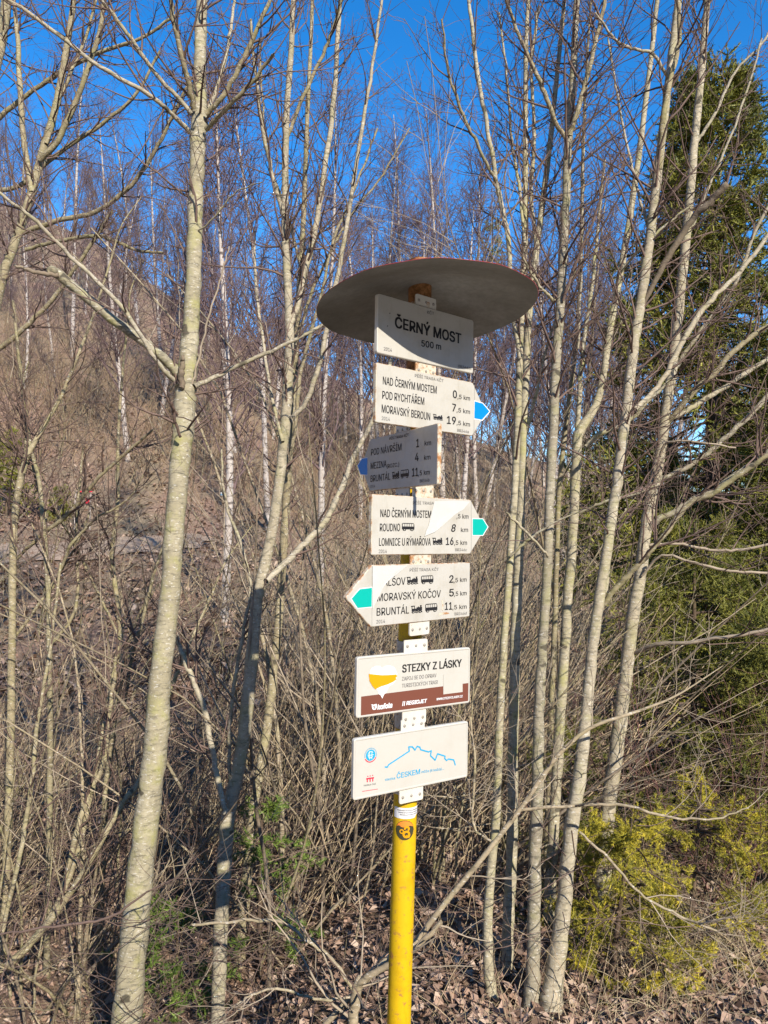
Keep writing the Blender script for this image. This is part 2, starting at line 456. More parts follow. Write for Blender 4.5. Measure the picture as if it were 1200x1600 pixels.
wrap('emblem_figure', SP, cpatch(.004, -.010, .0045, .0098) + cpatch(-.008, -.003, .003, .0062) + cpatch(.005, .004, .0025, .0075, -60, 200, 12) + [[(-.002, -.019), (.012, -.019), (.015, -.011), (.003, -.012)]], M['yellow'], st, .0014)

# ------------------------------------------------------------------ the seven signs
SIGNS = {1: (.111, .525, 40.1, .351, .011), 2: (.110, .349, 40.8, .355, .007), 3: (.043, .194, -63.1, .378, .026), 4: (.105, .019, 40.9, .357, -.011),
         5: (.107, -.155, 43.6, .372, -.012), 6: (.090, -.385, 31.6, .355, -.010), 7: (.086, -.585, 32.2, .358, -.012)}
SH = .15; SD = 1.9334
ZOOM = {'a': (480, 390, 3.243), 'b': (530, 640, 4.8), 'c': (530, 860, 4.8), 'd': (530, 1090, 4.8)}

class Sign:
    def __init__(s, k, zoom, name, label, category, group, tip=0, film=None):
        cx, cz, yaw, w, dy = SIGNS[k]; s.k = k; s.w = w; s.yaw = R_(yaw); s.zoom = ZOOM[zoom]
        s.o = empty(name, (cx, SD + dy, cz + EYE), s.yaw)
        tag(s.o, label, category, group)
        s.ex = Vector((math.cos(s.yaw), math.sin(s.yaw), 0)); s.n = Vector((math.sin(s.yaw), -math.cos(s.yaw), 0))
    def on(s, zx, zy):
        """place on the sign's face (local x, z) of a point of the photograph"""
        px, py = s.zoom[0] + zx / s.zoom[2], s.zoom[1] + zy / s.zoom[2]
        d = FWD + RT * ((px - 600) / F) + UP * ((800 - py) / F)
        t = (s.o.location - EYE_P).dot(s.n) / d.dot(s.n)
        q = EYE_P + d * t - s.o.location
        return q.dot(s.ex), q.z
    def panel(s, outline, rad, material, rim, depth=.011, emb=False):
        pts = round_poly(outline, rad); n = len(pts)
        inn = inset(pts, .0016)
        V = [(x, depth, z) for x, z in pts] + [(x, .0014, z) for x, z in pts] + [(x, 0, z) for x, z in inn]
        Fc = [(n + (k + 1) % n, n + k, k, (k + 1) % n) for k in range(n)] + [(2 * n + (k + 1) % n, 2 * n + k, n + k, n + (k + 1) % n) for k in range(n)]
        r = obj('rim', mesh_py('rim', V, Fc, rim, False), None)
        if emb:
            a, b, c, d = inset(pts, .0045), inset(pts, .0058), inset(pts, .0064), inn
            V2 = [(x, 0, z) for x, z in inn] + [(x, 0, z) for x, z in a] + [(x, .0012, z) for x, z in b]
            Fp = [(n + (k + 1) % n, n + k, k, (k + 1) % n) for k in range(n)] + [(2 * n + (k + 1) % n, 2 * n + k, n + k, n + (k + 1) % n) for k in range(n)] + [tuple(range(3 * n - 1, 2 * n - 1, -1))]
            s.face_y = .0012
        else:
            V2 = [(x, 0, z) for x, z in inn]; Fp = [tuple(range(n))[::-1]]; s.face_y = 0
        back = [(x, depth - .001, z) for x, z in inn]; b0 = len(V2)
        V2 += back; Fp.append(tuple(range(b0, b0 + n)))
        s.p = obj('panel', mesh_py('panel', V2, [f[::-1] for f in Fp], material), s.o)
        fix_normals(s.p.data)
        r.parent = s.p; fix_normals(r.data)
        return s.p
    def flat(s, name, polys, material, lift=.0006):
        V = []; Fc = []
        for poly in polys:
            b = len(V); V += [(x, s.face_y - lift, z) for x, z in poly]; Fc.append(tuple(range(b, b + len(poly))))
        me = mesh_py(name, V, Fc, material)
        return obj(name, me, s.p)
    def px(s, name, polys, material, lift=.0006):
        return s.flat(name, [[s.on(*q) for q in poly] for poly in polys], material, lift)
    def text(s, txt, lb, rb, cap, material='black', bold=.0, shear=0, lift=.0006, name='lettering'):
        x0, z0 = s.on(*lb); x1, z1 = s.on(*rb)
        cu = bpy.data.curves.new('lettering', 'FONT'); cu.body = txt; cu.size = 1; cu.shear = shear; cu.resolution_u = 3
        if FONT: cu.font = FONT
        n, co, faces = glyphs(cu)
        xs_ = (co[:, 0] - co[:, 0].min()) / max(1e-6, np.ptp(co[:, 0])); zs = co[:, 1] / CAP
        X = x0 + xs_ * (x1 - x0); Z = z0 + xs_ * (z1 - z0) + zs * cap
        out = np.stack([X, np.full(n, s.face_y - lift), Z], -1)
        V = []; Fc = []; w_ = cap * (.012 + bold * 1.6)          # heavier strokes: the same glyphs laid side by side
        for k, (sx, sz) in enumerate(((-1, -.6), (1, .6), (-1, .6), (1, -.6))):
            b0 = len(V); V += [tuple(v + np.array([sx * w_, -k * .00004, sz * w_])) for v in out]; Fc += [tuple(i + b0 for i in f) for f in faces]
        return obj(name, mesh_py(name, V, Fc, M[material]), s.p)
    def plate(s, zc, rusty=False, sx=.074, sz=.042, back=.004):
        x, z = s.on(*zc)
        pts = round_poly([(x - sx / 2, z - sz / 2), (x + sx / 2, z - sz / 2), (x + sx / 2, z + sz / 2), (x - sx / 2, z + sz / 2)], .006, 4); n = len(pts)
        V = [(a, back, b) for a, b in pts] + [(a, back + .004, b) for a, b in pts]
        Fc = [tuple(range(n)), tuple(range(2 * n - 1, n - 1, -1))] + [(k, n + k, n + (k + 1) % n, (k + 1) % n) for k in range(n)]
        p = obj('bracket', mesh_py('bracket', V, Fc, M['plate_rust' if rusty else 'plate']), s.o); fix_normals(p.data)
        vis = s.on(*zc)[1]
        for q in (-1, 0, 1):
            sign = 1 if vis > 0 else -1
            cxx = x + q * sx * .36; czz = z + sign * sz * .12; rr_ = .0042 if q else .0036
            V = [(cxx, back - .0022, czz)]
            for ring, (rad, yy) in enumerate(((.55, -.0022), (.95, -.0012), (1.0, 0))):
                V += [(cxx + rr_ * rad * math.cos(t * math.pi / 6), back + yy, czz + rr_ * rad * math.sin(t * math.pi / 6)) for t in range(12)]
            Fc = [(0, 1 + (t + 1) % 12, 1 + t) for t in range(12)]
            for rg in range(2):
                Fc += [(1 + rg * 12 + t, 1 + rg * 12 + (t + 1) % 12, 13 + rg * 12 + (t + 1) % 12, 13 + rg * 12 + t) for t in range(12)]
            obj('screw', mesh_py('screw', V, Fc, M['screw'], True), p)
        return p
    def clamp(s, zl):
        """strap from the plates round the pole at local height zl"""
        zw = s.o.location.z + zl; t = (zw - foot.z) / (top.z - foot.z); c = foot.lerp(top, t)
        lc = c - s.o.location; lx, ly = lc.dot(s.ex), -lc.dot(s.n)
        V = []; Fc = []; n = 32
        for k in range(n):
            a = 2 * math.pi * k / n
            for rr_, zz in ((POLE_R + .0006, -.016), (POLE_R + .0035, -.016), (POLE_R + .0035, .016), (POLE_R + .0006, .016)):
                V.append((lx + rr_ * math.cos(a), ly + rr_ * math.sin(a), zl + zz))
        for k in range(n):
            for q in range(4): Fc.append((k * 4 + q, k * 4 + (q + 1) % 4, ((k + 1) % n) * 4 + (q + 1) % 4, ((k + 1) % n) * 4 + q))
        o = obj('clamp', mesh_py('clamp', V, Fc, M['plate_rust'], False), s.o); fix_normals(o.data)
        # arm between strap and plate
        y0, y1 = .008, ly - POLE_R
        if y1 > y0 + .002:
            V = [(lx + a, y, zl + b) for y in (y0, y1 + .004) for a, b in ((-.02, -.014), (.02, -.014), (.02, .014), (-.02, .014))]
            o2 = obj('clamp_arm', mesh_py('clamp_arm', V, [(0, 1, 2, 3), (7, 6, 5, 4), (0, 4, 5, 1), (1, 5, 6, 2), (2, 6, 7, 3), (3, 7, 4, 0)], M['plate_rust']), s.o); fix_normals(o2.data)

def glyphs(cu):
    """outlines of a text curve, each outer contour filled with its own holes (overlapping contours stay solid)"""
    cu.fill_mode = 'NONE'
    t = bpy.data.objects.new('lettering', cu); me = bpy.data.meshes.new_from_object(t)
    co = np.array([v.co for v in me.vertices]); nb = {}
    for e in me.edges:
        p, q = e.vertices; nb.setdefault(p, []).append(q); nb.setdefault(q, []).append(p)
    bpy.data.objects.remove(t); bpy.data.curves.remove(cu); bpy.data.meshes.remove(me)
    seen = set(); loops = []
    for i in sorted(nb):
        if i in seen: continue
        lp = [i]; seen.add(i); nxt = i + 1 if i + 1 in nb[i] else nb[i][0]
        while nxt not in seen:
            lp.append(nxt); seen.add(nxt); c_ = [q for q in nb[nxt] if q not in seen]
            if not c_: break
            nxt = c_[0]
        if len(lp) > 2: loops.append(lp)
    def area(lp):
        p = co[lp]; return .5 * float(np.sum(p[:, 0] * np.roll(p[:, 1], -1) - np.roll(p[:, 0], -1) * p[:, 1]))
    def inside(pt, lp):
        r = False; p = co[lp]
        for k in range(len(p)):
            a_, b_ = p[k - 1], p[k]
            if (a_[1] > pt[1]) != (b_[1] > pt[1]) and pt[0] < (b_[0] - a_[0]) * (pt[1] - a_[1]) / (b_[1] - a_[1]) + a_[0]: r = not r
        return r
    ar = [area(l) for l in loops]; sg = 1 if ar[int(np.argmax(np.abs(ar)))] > 0 else -1
    outer = [k for k in range(len(loops)) if ar[k] * sg > 0]; holes = {k: [] for k in outer}
    for k in range(len(loops)):
        if k in holes: continue
        c_ = [o_ for o_ in outer if inside(co[loops[k][0]], loops[o_])]
        if c_: holes[min(c_, key=lambda o_: abs(ar[o_]))].append(k)
    faces = []
    for k in outer:
        grp = [loops[k]] + [loops[h] for h in holes[k]]; flat_ = [i for g_ in grp for i in g_]
        for tri in tessellate_polygon([[Vector((co[i][0], co[i][1], 0)) for i in g_] for g_ in grp]): faces.append(tuple(flat_[i] for i in tri))
    return len(co), co, faces
def fix_normals(me):
    bm = bmesh.new(); bm.from_mesh(me); bmesh.ops.recalc_face_normals(bm, faces=bm.faces); bm.to_mesh(me); bm.free()
def round_poly(pts, rad, n=5):
    out = []; k = len(pts)
    for i in range(k):
        p = Vector(pts[i]); a = (Vector(pts[i - 1]) - p).normalized(); b = (Vector(pts[(i + 1) % k]) - p).normalized()
        half = math.acos(max(-1, min(1, a.dot(b)))) / 2
        d = min(rad / math.tan(half), .02); p0 = p + a * d; p1 = p + b * d
        for j in range(n + 1):
            t = j / n; q = p0 * (1 - t) ** 2 + p * 2 * t * (1 - t) + p1 * t * t; out.append((q.x, q.y))
    return out
def inset(pts, d):
    out = []; k = len(pts)
    area = sum(pts[i][0] * pts[(i + 1) % k][1] - pts[(i + 1) % k][0] * pts[i][1] for i in range(k)); sg = 1 if area > 0 else -1
    for i in range(k):
        t = Vector(pts[(i + 1) % k]) - Vector(pts[i - 1]); t.normalize()
        out.append((pts[i][0] - sg * t.y * d, pts[i][1] + sg * t.x * d))
    return out
try:
    import os
    FONT = bpy.data.fonts.load(os.path.join(bpy.utils.system_resource('DATAFILES'), 'fonts', 'Inter.woff2'))   # ships with Blender
except Exception:
    FONT = None
cu = bpy.data.curves.new('cap', 'FONT'); cu.body = 'H'
if FONT: cu.font = FONT
t_ = bpy.data.objects.new('cap', cu); me_ = bpy.data.meshes.new_from_object(t_)
CAP = max(v.co.y for v in me_.vertices); bpy.data.objects.remove(t_); bpy.data.curves.remove(cu); bpy.data.meshes.remove(me_)

def box2(x0, z0, x1, z1): return [(x0, z0), (x1, z0), (x1, z1), (x0, z1)]
def disc2(cx, cz, r, n=12): return [(cx + r * math.cos(2 * math.pi * k / n), cz + r * math.sin(2 * math.pi * k / n)) for k in range(n)]
def place(s, polys, tl, br):
    """unit-square pictogram polygons into the box between two photograph points (top left, bottom right)"""
    x0, zt = s.on(*tl); x1, zb = s.on(*br); return [[(x0 + (x1 - x0) * a, zb + (zt - zb) * b) for a, b in p] for p in polys]
BUS_BODY = [[(0, .22), (1, .22), (1, .55), (.97, .9), (.9, 1), (.06, 1), (0, .9)], disc2(.2, .16, .14), disc2(.8, .16, .14)]
BUS_WIN = [[(.05 + .18 * k, .58), (.19 + .18 * k, .58), (.19 + .18 * k, .9), (.05 + .18 * k, .9)] for k in range(5)] + [[(.2 + .07 * math.cos(t), .16 + .07 * math.sin(t)) for t in (0, 1.57, 3.14, 4.71)], [(.8 + .07 * math.cos(t), .16 + .07 * math.sin(t)) for t in (0, 1.57, 3.14, 4.71)]]
TRAIN = [[(0, .98), (0, .86), (.34, .86), (.34, .98)], [(.06, .3), (.12, .3), (.12, .88), (.06, .88)], [(.06, .3), (1, .3), (1, .74), (.5, .74), (.5, .6), (.06, .6)], [(.28, .6), (.34, .6), (.34, .88), (.28, .88)],
         [(.84, .72), (.94, .72), (.97, .98), (.81, .98)], [(.62, .72), (.72, .72), (.70, .84), (.64, .84)], disc2(.2, .16, .15), disc2(.52, .16, .15), disc2(.82, .16, .15), [(.94, .3), (1.06, .08), (.9, .08)]]
TRAIN_W = [disc2(.2, .16, .06, 6), disc2(.52, .16, .06, 6), disc2(.82, .16, .06, 6)]
def train(s, tl, br):
    o = s.flat('train_pictogram', place(s, TRAIN, tl, br), M['black']); s.flat('pictogram_detail', place(s, TRAIN_W, tl, br), M['panel'], .001).parent = s.p
def bus(s, tl, br):
    s.flat('bus_pictogram', place(s, BUS_BODY, tl, br), M['black']); s.flat('pictogram_detail', place(s, BUS_WIN, tl, br), M['panel'], .001)

HB = SH / 2
GRP = 'trail signs bolted to the yellow post'
# 1 place-name board under the canopy
s = Sign(1, 'a', 'place_name_sign', 'cream board reading ČERNÝ MOST 500 m, topmost, half shaded by the canopy', 'sign', GRP)
w = s.w / 2; s.panel([(-w, -HB), (w, -HB), (w, HB), (-w, HB)], .007, M['panel'], M['rim'])
s.text('KČT', (607, 325), (642, 331), .0078, 'greyink', .01)
s.text('ČERNÝ MOST', (445, 394), (778, 477), .0275, 'black', .022)
s.text('500 m', (578, 490), (677, 508), .0165, 'black', .012)
s.text('2014', (388, 510), (428, 518), .0085, 'greyink', .008)
s.text('BR346m', (765, 597), (830, 609), .0075, 'greyink', .012)
s.px('stain', [[(404, 384), (409, 384), (409, 391), (404, 391)], [(415, 320), (421, 320), (421, 326), (415, 326)]], M['greyink'])
s.plate((608, 275)); s.plate((607, 606), True); s.clamp(.075)

def arrow_panel(s, tipx, rev=False, material=None, rim=None, bevel=.012):
    w = s.w / 2
    if not rev: out = [(-w, -HB), (w, -HB), (w + tipx, -.004), (w, HB), (-w, HB)]
    else: out = [(-w, -HB), (w, -HB), (w, HB), (-w, HB), (-w - tipx, 0.0)]
    return s.panel(out, .006, material or M['panel'], rim or M['rim_rust'])
# 2
s = Sign(2, 'a', 'direction_sign', 'cream arrow board with a blue marker pointing to MORAVSKÝ BEROUN 19,5 km', 'sign', GRP)
arrow_panel(s, .058)
s.text('PĚŠÍ TRASA KČT', (545, 645), (690, 672), .0075, 'greyink')
s.text('NAD ČERNÝM MOSTEM', (383, 682), (655, 730), .0195, 'black')
s.text('POD RYCHTÁŘEM', (380, 755), (592, 787), .0195, 'black')
s.text('MORAVSKÝ BEROUN', (377, 824), (622, 865), .0195, 'black')
train(s, (637, 832), (685, 868))
for a, b, y0 in (('0', (738, 757), 750), ('7', (735, 752), 818), ('19', (708, 752), 882)):
    s.text(a, (b[0], y0), (b[1], y0 + 4), .0205, 'black', .012)
    s.text(',5 km', (b[1] + 5, y0 + 5), (824, y0 + 15), .0118, 'black')
s.text('2014', (377, 862), (418, 868), .0085, 'greyink'); s.text('BR346a', (760, 922), (818, 930), .0075, 'greyink')
s.px('marker_border', [[(846, 764), (890, 776), (928, 820), (888, 868), (844, 860)]], M['white'], .0005)
s.px('route_marker', [[(848, 769), (888, 780), (922, 820), (885, 862), (846, 855)]], M['blue'], .0009)
s.px('crease', [[(847, 682), (848.2, 682), (845.2, 935), (844, 935)]], M['greyink'], .0004)
s.clamp(.03)
# 3
s = Sign(3, 'b', 'direction_sign', 'shaded grey arrow board turned aside, blue marker, reading POD NÁVRŠÍM 1 km', 'sign', GRP)
arrow_panel(s, .062, True)
s.text('PĚŠÍ TRASA KČT', (378, 228), (522, 200), .0075, 'black')
s.text('POD NÁVRŠÍM', (240, 345), (467, 305), .0185, 'black')
s.text('MEZINA', (237, 447), (355, 430), .0185, 'black'); s.text('(ROZC.)', (358, 440), (450, 425), .0105, 'black')
s.text('BRUNTÁL', (236, 543), (383, 525), .0185, 'black')
train(s, (398, 468), (450, 518)); bus(s, (462, 455), (523, 512))
s.text('1', (580, 283), (598, 281), .021, 'black', .012); s.text('km', (642, 270), (690, 265), .012, 'black')
s.text('4', (570, 388), (595, 385), .021, 'black', .012); s.text('km', (638, 378), (685, 373), .012, 'black')
s.text('11', (548, 502), (592, 497), .021, 'black', .012); s.text(',5 km', (595, 495), (680, 486), .012, 'black')
s.text('2014', (232, 588), (268, 583), .008, 'greyink'); s.text('BR346b', (606, 548), (678, 540), .008, 'greyink')
s.px('marker_border', [[(214, 358), (214, 494), (158, 488), (136, 420), (170, 364)]], M['white'], .0005)
s.px('route_marker', [[(212, 363), (212, 489), (162, 484), (141, 420), (173, 369)]], M['blue'], .0009)
s.plate((465, 165)); s.plate((462, 622)); s.clamp(-.06)
# 4
s = Sign(4, 'b', 'direction_sign', 'cream arrow board with a teal marker and peeling white film reading ROUDNO 8 km', 'sign', GRP)
arrow_panel(s, .062)
s.text('PĚŠÍ TRASA', (552, 710), (710, 713), .0075, 'greyink')
s.text('NAD ČERNÝM MOSTEM', (308, 805), (688, 812), .0188, 'black')
s.text('ROUDNO', (304, 912), (455, 911), .0188, 'black'); bus(s, (470, 850), (563, 912))
s.text('LOMNICE U RÝMAŘOVA', (298, 1021), (685, 1018), .0188, 'black'); train(s, (698, 960), (772, 1015))
s.text(',5 km', (880, 815), (968, 818), .0118, 'black')
s.text('8', (840, 915), (872, 915), .0195, 'black', .012, .2); s.text('km', (912, 918), (965, 917), .0118, 'black')
s.text('16', (800, 1015), (855, 1013), .0195, 'black', .012); s.text(',5 km', (862, 1014), (957, 1014), .0118, 'black')
s.text('2014', (296, 1075), (356, 1075), .0085, 'greyink'); s.text('BR346c', (870, 1061), (957, 1061), .0075, 'greyink')
s.px('marker_border', [[(997, 815), (1078, 816), (1119, 880), (1078, 947), (997, 946)]], M['white'], .0005)
s.px('route_marker', [[(1000, 820), (1075, 821), (1112, 880), (1075, 941), (1000, 941)]], M['teal'], .0009)
s.px('crease', [[(989, 672), (990.5, 672), (990.5, 1078), (989, 1078)]], M['greyink'], .0004)
def film(s, pts, curl):
    """loose sheet of film: fan whose rim lifts off the board"""
    q = [s.on(*p) for p in pts]; cx = sum(a for a, b in q) / len(q); cz = sum(b for a, b in q) / len(q)
    curl = [c * .12 for c in curl]
    V = [(cx, s.face_y - .0010, cz)] + [((a + cx) / 2, s.face_y - .0012 - c * .25, (b + cz) / 2) for (a, b), c in zip(q, curl)] + [(a, s.face_y - .0009 - c, b) for (a, b), c in zip(q, curl)]
    n = len(q); Fc = [(0, 1 + k, 1 + (k + 1) % n) for k in range(n)] + [(1 + k, 1 + n + k, 1 + n + (k + 1) % n, 1 + (k + 1) % n) for k in range(n)]
    o = obj('peeling_film', mesh_py('peeling_film', V, Fc, M['film'], False), s.p); o['label'] = 'loose sheet of white film peeling off the board'
film(s, [(712, 688), (860, 682), (978, 690), (930, 748), (862, 790), (790, 855), (720, 915), (636, 950), (652, 900), (668, 868), (684, 800)], [.001, 0, 0, .002, .004, .006, .009, .012, .008, .006, .003])
s.plate((640, 622), True); s.plate((620, 1126), True); s.clamp(.03)
# 5
s = Sign(5, 'c', 'direction_sign', 'stained arrow board pointing away from the rest, teal marker, MORAVSKÝ KOČOV 5,5 km', 'sign', GRP)
arrow_panel(s, .083, True)
s.text('PĚŠÍ TRASA KČT', (528, 158), (745, 152), .0075, 'greyink')
s.text('ALŠOV', (330, 269), (495, 256), .0185, 'black'); train(s, (505, 198), (588, 254)); bus(s, (614, 190), (705, 250))
s.text('MORAVSKÝ KOČOV', (285, 382), (760, 350), .0185, 'black')
s.text('BRUNTÁL', (280, 490), (522, 472), .0185, 'black'); train(s, (538, 415), (620, 467)); bus(s, (645, 402), (735, 460))
for a, x0, x1, y0 in (('2', 825, 855, 243), ('5', 825, 858, 345), ('11', 792, 845, 446)):
    s.text(a, (x0, y0), (x1, y0 - 3), .0195, 'black', .012); s.text(',5 km', (x1 + 4, y0 - 3), (954, y0 - 10), .0115, 'black')
s.text('2014', (278, 548), (342, 543), .0085, 'greyink'); s.text('BR346d', (865, 487), (955, 480), .0075, 'greyink')
s.px('marker_border', [[(248, 273), (245, 428), (133, 438), (84, 362), (150, 284)]], M['white'], .0005)
s.px('route_marker', [[(244, 280), (241, 421), (137, 431), (92, 361), (153, 291)]], M['teal'], .0012)
s.px('crease', [[(246, 115), (247.5, 115), (245.5, 570), (244, 570)]], M['greyink'], .0004)
film(s, [(249, 118), (380, 114), (515, 112), (462, 132), (422, 165), (386, 205), (352, 245), (318, 285), (284, 330), (268, 375), (256, 425), (248, 440)], [0, 0, .001, .004, .006, .006, .006, .005, .005, .004, .003, .001])
s.px('rust_stain', [[(765, 375), (775, 372), (782, 410), (776, 455), (768, 440), (772, 410)], [(742, 492), (752, 470), (800, 462), (830, 470), (812, 478), (765, 482)]], M['rim_rust'], .0003)
s.plate((612, 575)); s.clamp(-.02)
# 6 thank-you board
s = Sign(6, 'c', 'information_sign', 'cream board with a yellow heart and brown band reading STEZKY Z LÁSKY', 'sign', GRP)
w = s.w / 2; s.panel([(-w, -HB), (w, -HB), (w, HB), (-w, HB)], .008, M['panel_new'], M['rim'], emb=True)
s.text('STEZKY Z LÁSKY', (475, 916), (918, 871), .0195, 'black', .018)
s.text('ZAPOJ SE DO OPRAV', (472, 978), (730, 951), .0098, 'greyink'); s.text('TURISTICKÝCH TRAS!', (472, 1030), (740, 1001), .0098, 'greyink')
s.px('brown_band', [[(166, 1097), (970, 995), (968, 1139), (164, 1250)]], M['brown'], .0005)
s.px('code_backing', [[(782, 930), (926, 912), (926, 1062), (782, 1080)]], M['panel_new'], .0009)
s.px('heart_backing', [[(232, 905), (246, 880), (280, 866), (308, 868), (322, 886), (340, 868), (378, 862), (415, 878), (436, 925), (430, 965), (408, 1000), (372, 1022), (352, 1068), (336, 1082), (324, 1112), (312, 1088), (296, 1076), (288, 1050), (250, 1010), (226, 965)]], M['white'], .0010)
s.px('heart', [[(222, 926), (262, 930), (320, 936), (380, 934), (426, 930), (436, 942), (424, 956), (430, 966), (408, 984), (366, 1004), (310, 1022), (272, 1042), (250, 1018), (228, 980)]], M['yellow'], .0014)
s.text('kofola', (288, 1194), (397, 1178), .0125, 'white', .03, .15, .0011)
s.px('maker_emblem', [[(243, 1153), (258, 1158), (280, 1150), (284, 1170), (276, 1192), (262, 1197), (248, 1190)]], M['white'], .0011)
s.px('emblem_detail', [[(254, 1166), (272, 1163), (270, 1170), (256, 1173)], [(256, 1178), (270, 1175), (266, 1186), (260, 1187)]], M['brown'], .0015)
s.text('REGIOJET', (503, 1160), (658, 1141), .0095, 'white', .03, .25, .0011)
s.px('double_bar', [[(472, 1168), (478, 1132), (484, 1131), (478, 1167)], [(484, 1167), (490, 1131), (496, 1130), (490, 1166)]], M['white'], .0011)
s.text('WWW.STEZKYZLASKY.CZ', (730, 1125), (925, 1101), .0058, 'white', .02, 0, .0011)
s.plate((582, 730)); s.plate((570, 1246)); s.clamp(.082); s.clamp(-.085)
# 7 map-line board
s = Sign(7, 'd', 'information_sign', 'clean cream board with a jagged blue line reading ČESKEM, lowest on the post', 'sign', GRP)
w = s.w / 2; s.panel([(-w, -HB), (w, -HB), (w, HB), (-w, HB)], .008, M['panel_new'], M['rim'], emb=True)
ln = [(345, 521), (362, 522), (372, 504), (527, 402), (523, 370), (550, 370), (570, 394), (586, 366), (606, 372), (612, 391), (672, 408), (692, 399), (686, 436), (721, 470), (739, 422), (796, 440), (792, 456), (806, 472), (822, 461), (860, 468), (872, 506)]
lp = [Vector(s.on(*q)) for q in ln]; polys = []
for a, b in zip(lp, lp[1:]):
    t = (b - a).normalized(); nn_ = Vector((-t.y, t.x)) * .0017; e = t * .0010
    polys.append([tuple(a - e - nn_), tuple(b + e - nn_), tuple(b + e + nn_), tuple(a - e + nn_)])
for k, pl in enumerate(polys): polys[k] = pl
V = []; Fc = []
for k, pl in enumerate(polys):
    b0 = len(V); V += [(x, s.face_y - .0006 - (k % 2) * .0002, z) for x, z in pl]; Fc.append((b0, b0 + 1, b0 + 2, b0 + 3))
obj('route_line', mesh_py('route_line', V, Fc, M['cyan']), s.p)
s.text('stezka', (345, 625), (420, 613), .0062, 'cyan'); s.text('ČESKEM', (433, 608), (607, 572), .0128, 'cyan', .004); s.text('může jít každý...', (618, 567), (788, 541), .0062, 'cyan')
ex, ez = s.on(237, 432)
def ring2(cx, cz, r0, r1, a0, a1, n=20):
    return [[(cx + r * math.cos(R_(a)), cz + r * math.sin(R_(a))) for r, a in ((r0, a0 + (a1 - a0) * k / n), (r1, a0 + (a1 - a0) * k / n), (r1, a0 + (a1 - a0) * (k + 1) / n), (r0, a0 + (a1 - a0) * (k + 1) / n))] for k in range(n)]
s.flat('club_emblem', [disc2(ex, ez, .0138, 32)], M['cyan'])
s.flat('emblem_arc', ring2(ex, ez, .0158, .0182, 205, 335), M['red'])
s.flat('emblem_letters', [q for k in range(26) for q in ring2(ex, ez, .0162, .0182, -20 + k * 220 / 26, -20 + k * 220 / 26 + 5.2, 1)], M['cyan'])
s.flat('emblem_monogram', ring2(ex, ez + .001, .0072, .0084, 40, 320) + [box2(ex - .004, ez - .010, ex - .0027, ez + .010), box2(ex + .0027, ez - .010, ex + .004, ez + .010), box2(ex - .0082, ez - .0006, ex + .0082, ez + .0006), box2(ex - .006, ez - .0052, ex + .006, ez - .0042)], M['white'], .0010)
s.px('sponsor_emblem', [[(204, 605), (262, 596), (262, 607), (204, 616)], [(208, 612), (216, 611), (216, 634), (208, 636)], [(229, 610), (237, 609), (237, 632), (229, 634)], [(249, 607), (257, 606), (257, 629), (249, 631)]] + [disc2(x, y, 4.5, 8) for x, y in ((216, 591), (234, 588), (252, 584))], M['red'])
s.text('nadace čez', (185, 666), (276, 652), .0045, 'greyink')
s.px('red_line', [[(174, 702), (292, 684), (292, 688), (174, 706)]], M['red'])
s.plate((560, 220)); s.plate((548, 724)); s.clamp(.085); s.clamp(-.085)

# ------------------------------------------------------------------ foreground trees
def world_line(pts, y0, y1):
    """photo points (px, py, width px) to world points and radii, distance running from y0 to y1"""
    n = len(pts); P = []; Rr = []
    for k, (px, py, w) in enumerate(pts):
        y = y0 + (y1 - y0) * k / max(1, n - 1)
        P.append(tuple(at(px, py, y))); Rr.append(w / 2 / F * y)
    return np.array(P), np.array(Rr)

